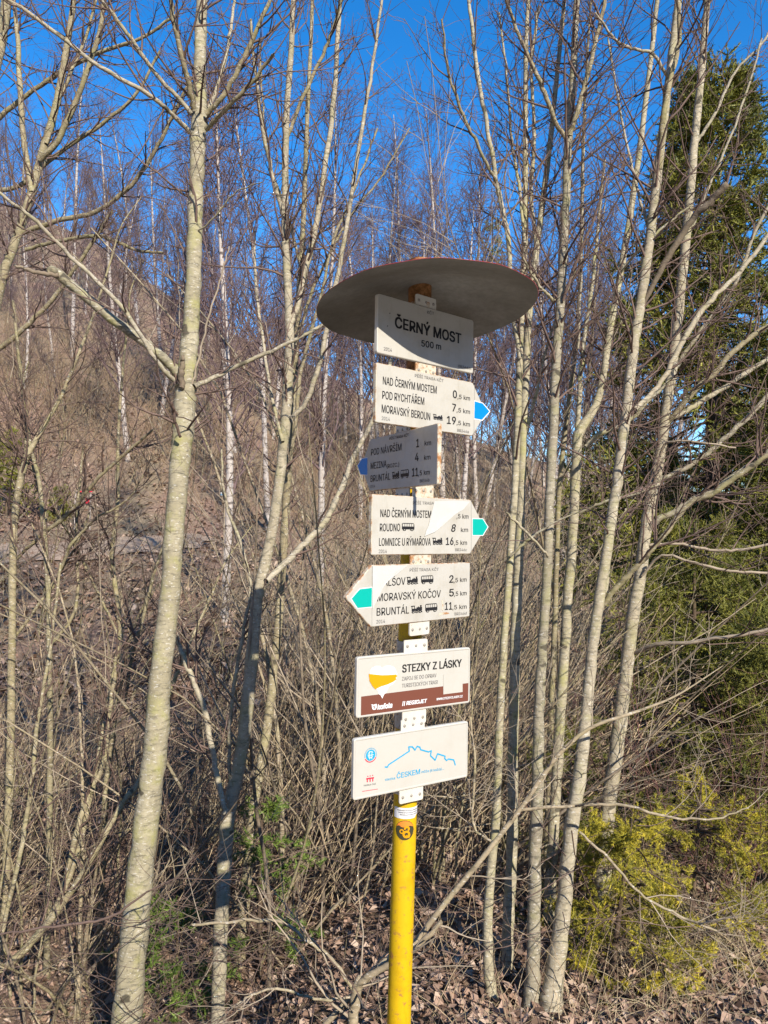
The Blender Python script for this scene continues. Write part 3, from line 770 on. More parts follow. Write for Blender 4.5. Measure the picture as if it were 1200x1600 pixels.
def tree(name, label, cat, trunk, y0, y1, branches=(), material='bark_pale', twig='twig_brown', seed=1, group=None, ntw=30, tw_t=(.35, 1), tw_L=(.25, .7), extend=1.2, btw=7, sub=4, ground=True, twr=.0015, bias=(0, 0, 0), flare=1.25, bmaterial=None, ky=1.2):
    rng = np.random.default_rng(seed)
    y0 *= ky; y1 *= ky; branches = [(br[0], br[1] * ky, br[2] * ky) + tuple(br[3:]) for br in branches]
    P, Rr = world_line(trunk, y0, y1)
    if ground:                                   # run the stem down into the soil
        d = P[0] - P[1]; d = d / np.linalg.norm(d); d[2] = min(d[2], -.5); base = P[0].copy(); z = gz(base[0], base[1]) - .04
        if base[2] > z:
            t = (base[2] - z) / -d[2]; b = base + d * t * np.array([.55, .55, 1]); b[2] = z
            P = np.vstack([b, P]); Rr = np.concatenate([[Rr[0] * flare], Rr])
    if extend:
        d = P[-1] - P[-2]; d /= np.linalg.norm(d)
        P = np.vstack([P, P[-1] + d * extend * .5, P[-1] + d * extend + np.array([.05, .03, 0])]); Rr = np.concatenate([Rr, [Rr[-1] * .75, Rr[-1] * .35]])
    n = max(14, len(P) * 6); q = spline(np.hstack([P, Rr[:, None]]), n); C = q[:, :3]; R = np.maximum(q[:, 3], .001)
    R = R * (1 + .05 * np.sin(np.arange(n) * 1.7 + seed) * rng.uniform(.2, 1, n)); C[1:-1] += rng.normal(size=(n - 2, 3)) * R[1:-1, None] * .05
    o = empty(name, C[0]); tag(o, label, cat, group)
    org = C[0].copy()
    tb = Tubes(); tb.add(C - org, R, 14, .03, rng); obj('trunk', tb.mesh('trunk', M[material]), o)
    tw = Tubes()
    lines = []
    for br in branches:
        pts, d0, d1 = br[0], br[1], br[2]; opt = br[3] if len(br) > 3 else {}
        Pb, Rb = world_line(pts, d0, d1); n = max(8, len(Pb) * 5)
        q = spline(np.hstack([Pb, Rb[:, None]]), n); Cb = q[:, :3]; Rbb = np.maximum(q[:, 3], .0008)
        Cb[1:-1] += rng.normal(size=(n - 2, 3)) * .002
        if opt.get('blunt'): Cb = np.vstack([Cb, Cb[-1]]) + 0; Cb[-1] += (Cb[-2] - Cb[-3]) * .05; Rbb = np.append(Rbb, 0)
        tb = Tubes(); tb.add(Cb - org, Rbb, 8, .03, rng); obj('branch', tb.mesh('branch', M[opt.get('mat', bmaterial or material)]), o)
        if opt.get('twigs', btw):
            a, b = spawn(rng, Cb, Rbb, int(opt.get('twigs', btw) * 1.5), (.25, 1), (25, 60), (.15, .5), 6, .55, twr, .006, .06, .13, .4, bias)
            tw.add(a - org, b, 4); lines.append((a, b))
    if ntw:
        a, b = spawn(rng, C, R, int(ntw * 1.5), tw_t, (30, 70), tw_L, 7, .35, twr, .006, .07, .13, .3, bias)
        tw.add(a - org, b, 4); lines.append((a, b))
    for a, b in lines:
        if sub:
            a2, b2 = spawn(rng, a, b, sub, (.25, 1), (25, 65), (.08, .28), 5, .7, twr * .85, .004, .05, .16, .3, bias)
            tw.add(a2 - org, b2, 3)
            if sub > 2:
                a3, b3 = spawn(rng, a2, b2, 1, (.3, 1), (25, 65), (.05, .14), 4, .8, twr * .75, .003, .05, .16, .2, bias)
                tw.add(a3 - org, b3, 3)
    if tw.n: obj('crown', tw.mesh('crown', M[twig]), o)['kind'] = 'stuff'
    return o

# --- the thick pale trunk in front of the thicket
tree('alder_tree', 'thick pale trunk with a broken mossy limb, left of the signpost', 'tree',
     [(190, 1640, 48), (197, 1600, 46), (212, 1425, 41), (230, 1275, 38), (245, 1150, 36), (252, 1050, 33), (265, 925, 31), (274, 800, 30), (284, 700, 32), (289, 625, 33), (292, 585, 31), (299, 500, 25.5), (304, 375, 23.5), (307, 275, 22.5), (310, 200, 26), (312, 175, 25), (312, 110, 19.5), (315, 0, 18), (318, -160, 15), (326, -420, 11)], 2.42, 2.62,
     [([(288, 598, 14), (262, 566, 15), (220, 531, 15), (165, 490, 15), (120, 452, 15), (88, 427, 16), (80, 424, 15)], 2.52, 2.30, {'blunt': 1, 'mat': 'bark_moss', 'twigs': 2}),
      ([(92, 430, 8), (60, 426, 7), (22, 414, 4)], 2.31, 2.28, {'blunt': 1, 'mat': 'bark_dead', 'twigs': 0}),
      ([(272, 594, 8), (246, 566, 7), (190, 480, 7), (110, 400, 6.5), (50, 340, 6), (0, 303, 5), (-90, 230, 3)], 2.50, 2.1, {'twigs': 6}),
      ([(303, 604, 9), (330, 592, 7), (360, 577, 6.5), (430, 545, 6), (500, 510, 5.2), (560, 470, 4)], 2.5, 2.75, {'twigs': 5}),
      ([(297, 207, 8), (270, 180, 7), (235, 150, 7), (150, 100, 6.5), (60, 30, 6), (-20, -20, 5)], 2.54, 2.2),
      ([(299, 178, 7), (240, 110, 6.5), (190, 40, 6), (150, -10, 5), (90, -90, 3)], 2.54, 2.3),
      ([(303, 170, 8), (295, 130, 8.5), (280, 70, 8), (267, 10, 7), (255, -70, 5)], 2.54, 2.35, {'mat': 'bark_olive'}),
      ([(322, 178, 9), (345, 155, 8), (375, 105, 8), (400, 50, 7), (425, -10, 6), (450, -80, 4)], 2.54, 2.4, {'mat': 'bark_olive'}),
      ([(322, 202, 8), (345, 180, 7), (375, 148, 6.5), (420, 94, 5), (428, 84, 3)], 2.54, 2.3, {'mat': 'bark_olive'}),
      ([(326, 170, 6), (348, 110, 5.5), (360, 50, 5), (368, -20, 4)], 2.56, 2.8),
      ([(300, 600, 3.5), (310, 560, 3.4), (325, 500, 3), (346, 430, 2.5), (358, 385, 2)], 2.5, 2.45, {'mat': 'twig_tan', 'twigs': 0}),
      ([(298, 372, 3), (330, 345, 2.6), (370, 300, 2.3), (410, 285, 1.8)], 2.55, 2.4, {'twigs': 2}),
      ([(268, 628, 5), (272, 650, 5), (282, 683, 4.5)], 2.36, 2.44, {'mat': 'twig_brown', 'blunt': 1, 'twigs': 0}),
      ([(284, 606, 9), (283, 585, 10), (285, 566, 8), (287, 556, 4)], 2.475, 2.46, {'mat': 'bark_dead', 'blunt': 1, 'twigs': 0})],
     'bark_moss', 'twig_brown', 3, ntw=26, tw_t=(.45, .95), tw_L=(.2, .55), extend=0, btw=6, bmaterial='bark_pale')

# --- the stem behind it that stands in the sign's shadow
tree('maple_tree', 'slender forked tree with a long dark shadow on its lower trunk', 'tree',
     [(338, 1660, 23), (340, 1600, 22), (345, 1450, 22), (350, 1375, 22), (357, 1275, 22), (377, 1175, 20.5), (392, 1050, 20), (400, 950, 18), (415, 875, 17), (430, 800, 16), (442, 700, 16), (450, 600, 16), (452, 500, 14), (447, 400, 12), (445, 350, 11.5), (447, 200, 10), (455, 75, 9), (458, 0, 8), (465, -150, 6)], 2.60, 3.0,
     [([(416, 908, 10), (432, 893, 10), (450, 876, 10.5), (480, 845, 10.5), (508, 815, 10), (530, 770, 9), (552, 716, 8), (585, 650, 7), (612, 560, 6)], 2.74, 3.1),
      ([(453, 505, 11), (465, 475, 10), (480, 410, 9.5), (493, 360, 9), (508, 260, 8.5), (522, 150, 8), (530, 25, 7), (536, -60, 5)], 2.86, 3.05),
      ([(455, 655, 8), (480, 625, 8), (497, 575, 8), (508, 525, 8), (528, 430, 7.5), (545, 330, 7), (567, 190, 6), (586, 75, 5), (600, -30, 4)], 2.82, 2.75),
      ([(352, 1272, 8), (342, 1225, 9), (335, 1190, 9), (320, 1110, 9), (300, 1060, 8.5), (288, 1030, 8), (277, 1000, 6), (262, 950, 4)], 2.64, 2.8),
      ([(362, 1255, 5), (358, 1180, 6), (365, 1080, 6), (380, 985, 6), (392, 920, 5), (376, 850, 5), (352, 780, 4), (346, 700, 3)], 2.7, 2.9),
      ([(446, 350, 7), (430, 290, 6.5), (412, 210, 6), (400, 120, 5), (392, 30, 4)], 2.92, 2.8),
      ([(447, 220, 6), (470, 160, 6), (505, 85, 5.5), (525, 30, 5), (545, -40, 4)], 2.95, 2.8, {'mat': 'bark_olive'}),
      ([(442, 690, 6), (425, 620, 5), (412, 540, 5), (400, 450, 4), (398, 360, 3)], 2.8, 3.1)],
     'bark_pale', 'twig_brown', 7, ky=1.25, ntw=40, tw_t=(.5, .98), tw_L=(.25, .7), extend=.6, btw=10)

tree('maple_tree', 'straight olive sapling just behind the shadowed forked tree', 'tree',
     [(392, 1300, 15), (405, 1210, 14), (415, 1150, 14), (425, 1075, 14), (436, 960, 13), (443, 850, 13), (449, 760, 12), (456, 640, 11), (462, 540, 10), (470, 420, 9), (476, 300, 8), (480, 180, 7), (486, 60, 6), (490, -60, 5)], 3.35, 3.6,
     [([(450, 745, 6), (462, 660, 6), (472, 570, 6), (500, 470, 5), (520, 380, 4.5), (560, 280, 4), (590, 200, 3)], 3.42, 3.3),
      ([(470, 420, 5), (450, 340, 5), (420, 250, 4), (410, 150, 3), (405, 60, 3)], 3.5, 3.7),
      ([(462, 540, 5), (490, 450, 5), (540, 350, 4), (600, 270, 3), (640, 200, 2.5)], 3.45, 3.4)],
     'bark_olive', 'twig_brown', 9, ntw=40, tw_t=(.4, .98), extend=.5, btw=10)

# --- clump of pale trunks on the right of the signpost
tree('maple_tree', 'thin trunk nearest the signpost with a bent foot, right of it', 'tree',
     [(768, 1552, 18), (763, 1510, 16), (762, 1440, 15), (768, 1350, 14), (775, 1275, 13.5), (782, 1100, 12), (788, 1000, 11.5), (797, 875, 11), (805, 750, 11), (811, 600, 10.5), (815, 480, 10), (820, 375, 9.5), (821, 200, 8), (822, 75, 7), (826, -10, 6), (830, -120, 5)], 2.48, 2.7,
     [([(812, 560, 6), (800, 480, 7), (795, 380, 8), (776, 285, 8), (762, 200, 7), (750, 140, 7), (735, 25, 6), (725, -50, 4)], 2.6, 2.5),
      ([(776, 285, 5), (745, 225, 5), (720, 170, 5), (700, 110, 4), (690, 30, 3)], 2.55, 2.4, {'mat': 'bark_olive'}),
      ([(820, 380, 5), (812, 300, 5), (800, 220, 4.5), (792, 120, 4), (780, 20, 3)], 2.62, 2.7),
      ([(797, 870, 4), (830, 840, 4), (870, 815, 3), (905, 800, 2.5)], 2.56, 2.45, {'twigs': 3})],
     'bark_moss', 'twig_brown', 11, ntw=40, tw_t=(.5, .98), extend=.4, btw=9)
tree('maple_tree', 'smooth olive trunk touching the bent-footed one, right of the signpost', 'tree',
     [(792, 1520, 19), (795, 1420, 18), (800, 1325, 17), (802, 1150, 16), (805, 1000, 15.5), (810, 875, 15), (815, 760, 13), (819, 640, 12), (826, 500, 11), (838, 390, 10), (850, 300, 9), (862, 200, 8), (872, 100, 7), (882, 0, 6), (888, -100, 5)], 2.62, 2.75,
     [([(817, 700, 5), (836, 620, 5), (850, 560, 4), (875, 480, 3), (900, 420, 2)], 2.68, 2.6),
      ([(838, 390, 6), (830, 300, 6), (835, 210, 5.5), (830, 100, 5), (842, 10, 4)], 2.7, 2.8)],
     'bark_moss', 'twig_brown', 12, ntw=30, tw_t=(.5, .98), extend=.4, btw=9)
tree('maple_tree', 'straight whitish-footed trunk in the middle of the right-hand clump', 'tree',
     [(831, 1562, 26), (833, 1520, 22), (835, 1400, 20), (839, 1250, 18.5), (842, 1125, 17), (848, 1000, 15.5), (855, 900, 15), (858, 800, 15), (863, 700, 15), (870, 550, 14.5), (878, 440, 14), (884, 325, 13), (888, 220, 13), (895, 125, 11), (901, 0, 9.5), (906, -140, 7)], 2.44, 2.66,
     [([(885, 218, 7), (868, 190, 7), (853, 150, 7), (826, 90, 6), (795, 15, 5), (775, -60, 4)], 2.58, 2.5, {'mat': 'bark_olive'}),
      ([(890, 212, 8), (902, 175, 8), (913, 135, 7.5), (932, 60, 6.5), (946, -5, 5.5), (956, -80, 4)], 2.58, 2.5, {'mat': 'bark_olive'}),
      ([(866, 470, 6), (850, 455, 5), (832, 430, 4), (815, 400, 3.5)], 2.54, 2.4),
      ([(880, 470, 5), (900, 410, 5), (925, 350, 4), (948, 280, 3.5)], 2.56, 2.45, {'mat': 'twig_brown', 'blunt': 1}),
      ([(856, 870, 4), (840, 850, 4), (806, 815, 4), (790, 800, 3)], 2.5, 2.4, {'twigs': 2}),
      ([(903, 545, 4), (906, 460, 4), (910, 330, 4), (913, 200, 3.5), (918, 80, 3)], 2.75, 2.75, {'twigs': 12})],
     'bark_pale', 'twig_brown', 13, ntw=36, tw_t=(.5, .98), extend=.4, btw=9)
tree('maple_tree', 'thickest leaning trunk of the right-hand clump, its wide foot in dry leaves', 'tree',
     [(861, 1568, 36), (866, 1530, 30), (880, 1425, 24), (892, 1300, 22), (907, 1200, 20), (917, 1100, 18), (927, 1000, 17), (942, 900, 16), (957, 800, 16), (965, 750, 16), (980, 625, 16), (990, 540, 16), (998, 490, 16), (1015, 375, 15), (1030, 250, 13), (1045, 125, 12), (1060, 0, 11), (1074, -130, 8)], 2.42, 2.7,
     [([(945, 925, 10), (950, 870, 10), (960, 780, 9), (972, 700, 8), (985, 610, 7)], 2.56, 2.6),
      ([(942, 945, 9), (965, 915, 9), (990, 890, 9), (1012, 866, 8), (1035, 838, 8), (1080, 785, 8.5), (1115, 772, 8), (1150, 745, 9), (1180, 725, 8), (1230, 690, 7)], 2.55, 2.3, {'mat': 'bark_olive'}),
      ([(992, 640, 8), (1012, 622, 8), (1040, 585, 8), (1075, 520, 9), (1110, 470, 8), (1160, 420, 7), (1220, 340, 6)], 2.6, 2.75),
      ([(1000, 485, 7), (1045, 400, 10), (1080, 345, 11), (1110, 315, 11), (1137, 287, 11)], 2.62, 2.45, {'mat': 'bark_dead', 'blunt': 1, 'twigs': 2}),
      ([(1030, 265, 9), (1036, 190, 9), (1047, 125, 8.5), (1062, 60, 7), (1058, -10, 6), (1060, -80, 4)], 2.64, 2.6, {'mat': 'bark_olive'}),
      ([(1045, 125, 5), (1020, 85, 5), (985, 75, 4.5), (960, 60, 4), (930, 20, 3)], 2.66, 2.5),
      ([(1016, 370, 5), (1000, 310, 4.5), (985, 250, 4), (965, 150, 3.5), (950, 60, 3)], 2.65, 2.8)],
     'bark_pale', 'twig_brown', 14, ntw=34, tw_t=(.5, .98), extend=.4, btw=8)
tree('maple_tree', 'shaded trunk behind the leaning one, forking at eye height', 'tree',
     [(858, 1440, 18), (860, 1380, 18), (868, 1250, 17), (878, 1080, 16), (888, 930, 15.5), (897, 800, 15), (901, 700, 15), (907, 672, 15), (930, 635, 12), (942, 590, 11), (952, 520, 11), (970, 425, 10.5), (990, 300, 9.5), (1010, 150, 8), (1027, 0, 7), (1035, -100, 5)], 2.95, 3.15,
     [([(902, 690, 8), (905, 620, 8), (912, 540, 7), (925, 450, 6), (935, 350, 5), (945, 250, 4)], 3.05, 3.1),
      ([(915, 698, 7), (935, 680, 7), (962, 668, 7), (985, 655, 6), (1020, 620, 5), (1050, 590, 4)], 3.05, 2.95),
      ([(896, 805, 5), (925, 792, 5), (960, 780, 5), (1000, 770, 4), (1040, 745, 3)], 3.02, 2.9),
      ([(970, 425, 5), (985, 405, 5), (1000, 390, 5), (1030, 360, 4), (1080, 320, 3)], 3.08, 2.95)],
     'bark_moss', 'twig_brown', 15, ntw=36, tw_t=(.5, .98), extend=.4, btw=8)
tree('maple_tree', 'outermost pale trunk of the clump, rising out of the yellow spruce', 'tree',
     [(942, 1400, 26), (944, 1320, 24), (962, 1175, 22), (975, 1075, 20.5), (987, 975, 19.5), (1000, 900, 18.5), (1012, 810, 18), (1020, 765, 18), (1025, 745, 17), (1040, 650, 16), (1056, 525, 15), (1072, 375, 14), (1085, 225, 12.5), (1097, 100, 11), (1105, 0, 9.5), (1113, -120, 7)], 3.02, 3.2,
     [([(1012, 828, 10), (1030, 810, 10), (1055, 800, 9), (1085, 778, 8), (1110, 770, 8), (1145, 745, 9), (1178, 724, 8), (1190, 715, 7), (1250, 660, 5)], 3.08, 2.9),
      ([(1025, 752, 7), (1060, 737, 7), (1090, 720, 7.5), (1125, 692, 8), (1165, 655, 8), (1200, 618, 8), (1260, 560, 6)], 3.1, 3.0),
      ([(1044, 660, 8), (1060, 640, 9), (1090, 605, 9), (1115, 585, 9), (1150, 545, 9), (1200, 510, 8), (1260, 480, 6)], 3.12, 2.95, {'mat': 'bark_olive'}),
      ([(1048, 655, 7), (1075, 640, 8), (1100, 625, 8), (1140, 600, 8), (1200, 560, 7), (1250, 530, 5)], 3.12, 3.2),
      ([(1056, 575, 6), (1075, 545, 6), (1100, 510, 6), (1150, 440, 6), (1185, 350, 5), (1230, 280, 4)], 3.14, 3.0),
      ([(1074, 375, 5), (1100, 310, 5), (1130, 240, 4), (1165, 150, 3.5), (1190, 60, 3)], 3.16, 3.1),
      ([(1086, 225, 5), (1110, 190, 5), (1150, 110, 4), (1190, 70, 4), (1215, 20, 3)], 3.18, 3.1),
      ([(1015, 852, 5), (1060, 850, 4.5), (1110, 860, 4.5), (1160, 858, 4.5), (1215, 848, 4)], 3.07, 2.9, {'mat': 'twig_tan', 'twigs': 4}),
      ([(1003, 900, 4), (1035, 868, 4), (1085, 880, 4.5), (1140, 892, 4.5), (1210, 896, 4)], 3.05, 2.8, {'mat': 'twig_tan', 'twigs': 4}),
      ([(992, 1020, 7), (1025, 1008, 6.5), (1080, 1003, 6), (1140, 995, 5.5), (1215, 980, 5)], 3.05, 2.7, {'mat': 'twig_tan', 'twigs': 5}),
      ([(1020, 765, 4), (1035, 700, 4), (1055, 690, 3.5), (1090, 690, 3), (1150, 700, 2.5)], 3.1, 2.9, {'mat': 'twig_tan', 'twigs': 3})],
     'bark_pale', 'twig_brown', 16, ntw=34, tw_t=(.45, .98), extend=.4, btw=8)
tree('maple_tree', 'very thin stem squeezed between the trunks of the right-hand clump', 'tree',
     [(852, 1440, 9), (855, 1300, 9), (860, 1150, 9), (866, 1000, 8.5), (870, 870, 8), (874, 760, 8), (886, 650, 7), (898, 560, 7), (905, 470, 6.5), (909, 350, 6), (911, 230, 5), (917, 100, 4), (925, -20, 3)], 3.2, 3.4, [],
     'bark_olive', 'twig_brown', 17, ntw=40, tw_t=(.4, .98), extend=.3, sub=3)
tree('sapling', 'bare sapling arching from behind the post across the right-hand trunks', 'tree',
     [(604, 1500, 9), (645, 1476, 9), (700, 1405, 8.5), (750, 1345, 8), (810, 1268, 7.5), (850, 1210, 7), (880, 1172, 6.5), (925, 1136, 5.5), (1000, 1110, 4.5), (1060, 1085, 3), (1130, 1040, 1.2)], 2.25, 2.3,
     [([(812, 1266, 5), (850, 1262, 5), (920, 1258, 5), (985, 1260, 4.5), (1040, 1275, 4), (1110, 1280, 3), (1170, 1262, 2)], 2.3, 2.2, {'twigs': 3}),
      ([(905, 1300, 4), (950, 1340, 4.5), (1000, 1395, 4), (1060, 1430, 4), (1120, 1455, 3.5)], 2.3, 2.2, {'twigs': 6}),
      ([(775, 1318, 4), (740, 1290, 4), (742, 1200, 4), (735, 1120, 3)], 2.27, 2.4, {'twigs': 4})],
     'bark_grey', 'twig_tan', 18, ntw=8, tw_t=(.3, 1), tw_L=(.15, .4), extend=0, flare=1)
tree('stump', 'grey cut stump with a low crooked limb left of the pole foot', 'stump',
     [(549, 1640, 17), (551, 1600, 16), (555, 1562, 16), (560, 1535, 13), (566, 1528, 10)], 2.2, 2.2,
     [([(556, 1552, 9), (566, 1532, 11), (600, 1512, 10), (640, 1490, 9), (690, 1440, 7)], 2.2, 2.16, {'twigs': 3}),
      ([(552, 1548, 6), (520, 1500, 6), (480, 1470, 5), (440, 1440, 5), (380, 1440, 4.5), (300, 1445, 4)], 2.2, 2.3, {'twigs': 6}),
      ([(548, 1558, 4), (500, 1562, 4), (440, 1545, 4), (400, 1552, 3), (370, 1570, 3)], 2.2, 2.1, {'twigs': 5})],
     'bark_grey', 'twig_tan', 19, ntw=4, extend=0, sub=2)

# --- trees on the far left
LG = dict(material='bark_olive', twig='twig_brown', extend=.4, btw=11)
tree('willow_tree', 'leaning olive tree at the far left edge, forking low', 'tree',
     [(-70, 1180, 18), (-48, 1000, 17), (-40, 800, 16), (-25, 600, 15), (0, 450, 14), (25, 375, 13), (50, 300, 12.5), (66, 240, 12), (85, 175, 11), (100, 100, 10), (112, 25, 9), (120, -60, 7)], 3.9, 4.2,
     [([(50, 300, 9), (36, 210, 8.5), (30, 120, 8), (27, 50, 7), (15, -40, 5)], 4.05, 4.2),
      ([(62, 250, 9), (90, 220, 9), (118, 160, 8.5), (140, 100, 8), (158, 40, 7), (165, -40, 5)], 4.05, 3.9),
      ([(30, 365, 8), (90, 345, 8), (150, 330, 7.5), (205, 290, 7), (245, 230, 6.5), (275, 170, 5.5), (300, 120, 4)], 4.05, 3.7),
      ([(40, 390, 6), (100, 375, 6), (160, 370, 6), (210, 390, 5), (255, 395, 4)], 4.05, 3.8),
      ([(72, 225, 6), (95, 150, 6), (130, 70, 5), (150, 0, 4)], 4.08, 4.3),
      ([(-20, 560, 8), (30, 520, 8), (80, 470, 7), (130, 400, 6), (175, 330, 5)], 4, 3.8)],
     seed=21, ntw=46, tw_t=(.35, 1), tw_L=(.4, 1.0), **LG)
tree('willow_tree', 'thick stem cut by the upper left corner of the picture', 'tree',
     [(-40, 900, 20), (-38, 600, 19), (-30, 300, 18), (-12, 130, 17), (2, 60, 16), (10, 0, 15), (16, -80, 12)], 4.3, 4.5,
     [([(-20, 200, 8), (40, 150, 7), (100, 110, 7), (160, 80, 6), (220, 60, 5), (280, 20, 4)], 4.4, 4.1),
      ([(-28, 300, 8), (30, 290, 7), (90, 240, 7), (150, 200, 6), (210, 150, 5), (250, 80, 4)], 4.4, 4.2)],
     seed=22, ntw=30, tw_t=(.3, 1), tw_L=(.4, .9), **LG)
tree('willow_tree', 'crooked grey stem rising past the dirt path at the left edge', 'tree',
     [(8, 1420, 12), (14, 1250, 12), (18, 1050, 11.5), (20, 880, 11), (25, 790, 11), (40, 720, 10), (55, 690, 8), (72, 660, 7), (95, 620, 6), (120, 560, 5), (150, 480, 4), (175, 400, 3)], 3.3, 3.6,
     [([(36, 738, 7), (42, 690, 7), (38, 640, 6), (30, 560, 5), (20, 470, 4)], 3.5, 3.6),
      ([(72, 830, 6), (65, 780, 6), (55, 745, 5), (42, 700, 5)], 3.45, 3.5),
      ([(20, 880, 5), (60, 840, 6), (110, 800, 7), (150, 750, 6), (200, 705, 5), (240, 670, 3.5)], 3.45, 3.2),
      ([(18, 1000, 5), (50, 960, 5), (90, 900, 5), (120, 850, 4), (140, 800, 3)], 3.4, 3.4)],
     seed=23, ntw=40, tw_t=(.3, 1), tw_L=(.3, .8), **LG)
tree('willow_tree', 'thin wavy stem crossing the dirt path, left of the thick pale trunk', 'tree',
     [(75, 1420, 9), (78, 1200, 9), (77, 1020, 8.5), (76, 930, 8), (72, 870, 8), (66, 800, 7), (60, 745, 6), (48, 700, 5), (42, 650, 4)], 3.2, 3.5,
     [([(76, 930, 5), (95, 890, 5), (112, 850, 5), (150, 810, 4), (200, 780, 3), (225, 740, 2)], 3.4, 3.2),
      ([(77, 1010, 5), (110, 970, 5), (122, 920, 5), (118, 850, 5), (122, 780, 4), (130, 700, 3)], 3.35, 3.5)],
     seed=24, ntw=34, tw_t=(.3, 1), tw_L=(.3, .7), **LG)
tree('willow_tree', 'dark thin stem between the path and the thick pale trunk', 'tree',
     [(158, 1420, 10), (165, 1250, 10), (180, 1120, 9), (190, 1040, 8), (186, 960, 8), (178, 900, 7), (175, 860, 7), (184, 780, 6), (184, 700, 5), (190, 600, 4), (200, 500, 3)], 3.3, 3.7,
     [([(193, 1100, 7), (205, 1030, 7), (222, 970, 6), (240, 900, 5), (262, 830, 4)], 3.35, 3.3),
      ([(188, 1000, 4), (160, 940, 4), (130, 880, 4), (90, 800, 3), (60, 730, 2)], 3.4, 3.6)],
     seed=25, ntw=36, tw_t=(.3, 1), tw_L=(.3, .7), **LG)
tree('willow_tree', 'long stem slanting out of the lower left corner', 'tree',
     [(-40, 1540, 11), (10, 1510, 11), (60, 1460, 11), (120, 1380, 10), (160, 1310, 9.5), (195, 1250, 9), (215, 1225, 9), (240, 1160, 8), (262, 1090, 7), (290, 1020, 5), (330, 930, 4)], 2.75, 3.1,
     [([(60, 1462, 8), (95, 1400, 9), (120, 1300, 9), (140, 1240, 8), (162, 1190, 8), (170, 1120, 7), (180, 1050, 6)], 2.85, 3.1),
      ([(100, 1395, 7), (125, 1320, 8), (150, 1200, 8), (165, 1120, 7), (185, 1010, 5)], 2.85, 3.2),
      ([(0, 1470, 6), (30, 1340, 7), (50, 1220, 7), (60, 1120, 6), (80, 1000, 5), (95, 880, 4)], 2.8, 3.0),
      ([(0, 1460, 3), (100, 1445, 4), (170, 1435, 4), (220, 1400, 3), (280, 1370, 2)], 2.2, 2.1, {'mat': 'twig_brown', 'twigs': 4})],
     seed=26, ntw=30, tw_t=(.2, 1), tw_L=(.2, .6), **LG)

# ------------------------------------------------------------------ spruces
def needle_tris(rng, P, per, ln, wd, fwd=.75):
    """flat needles along a batch of twigs; (M,N,3) -> vertices, triangles"""
    Mn, N = P.shape[:2]; idx = np.repeat(np.arange(Mn), per); m_ = len(idx)
    f = rng.uniform(.05, 1, m_) * (N - 1) * .999; i = f.astype(int); w = (f - i)[:, None]
    pos = P[idx, i] * (1 - w) + P[idx, i + 1] * w; T = nrm(P[idx, i + 1] - P[idx, i])
    r = rng.normal(size=(m_, 3)); r[:, 2] += .35; pe = nrm(r - (r * T).sum(-1, keepdims=True) * T)
    d = nrm(T * fwd + pe); sd = nrm(np.cross(d, rng.normal(size=(m_, 3)))) * wd
    L = (ln * rng.uniform(.7, 1.2, m_))[:, None]
    V = np.stack([pos - sd, pos + sd, pos + d * L], 1)
    return V.reshape(-1, 3)

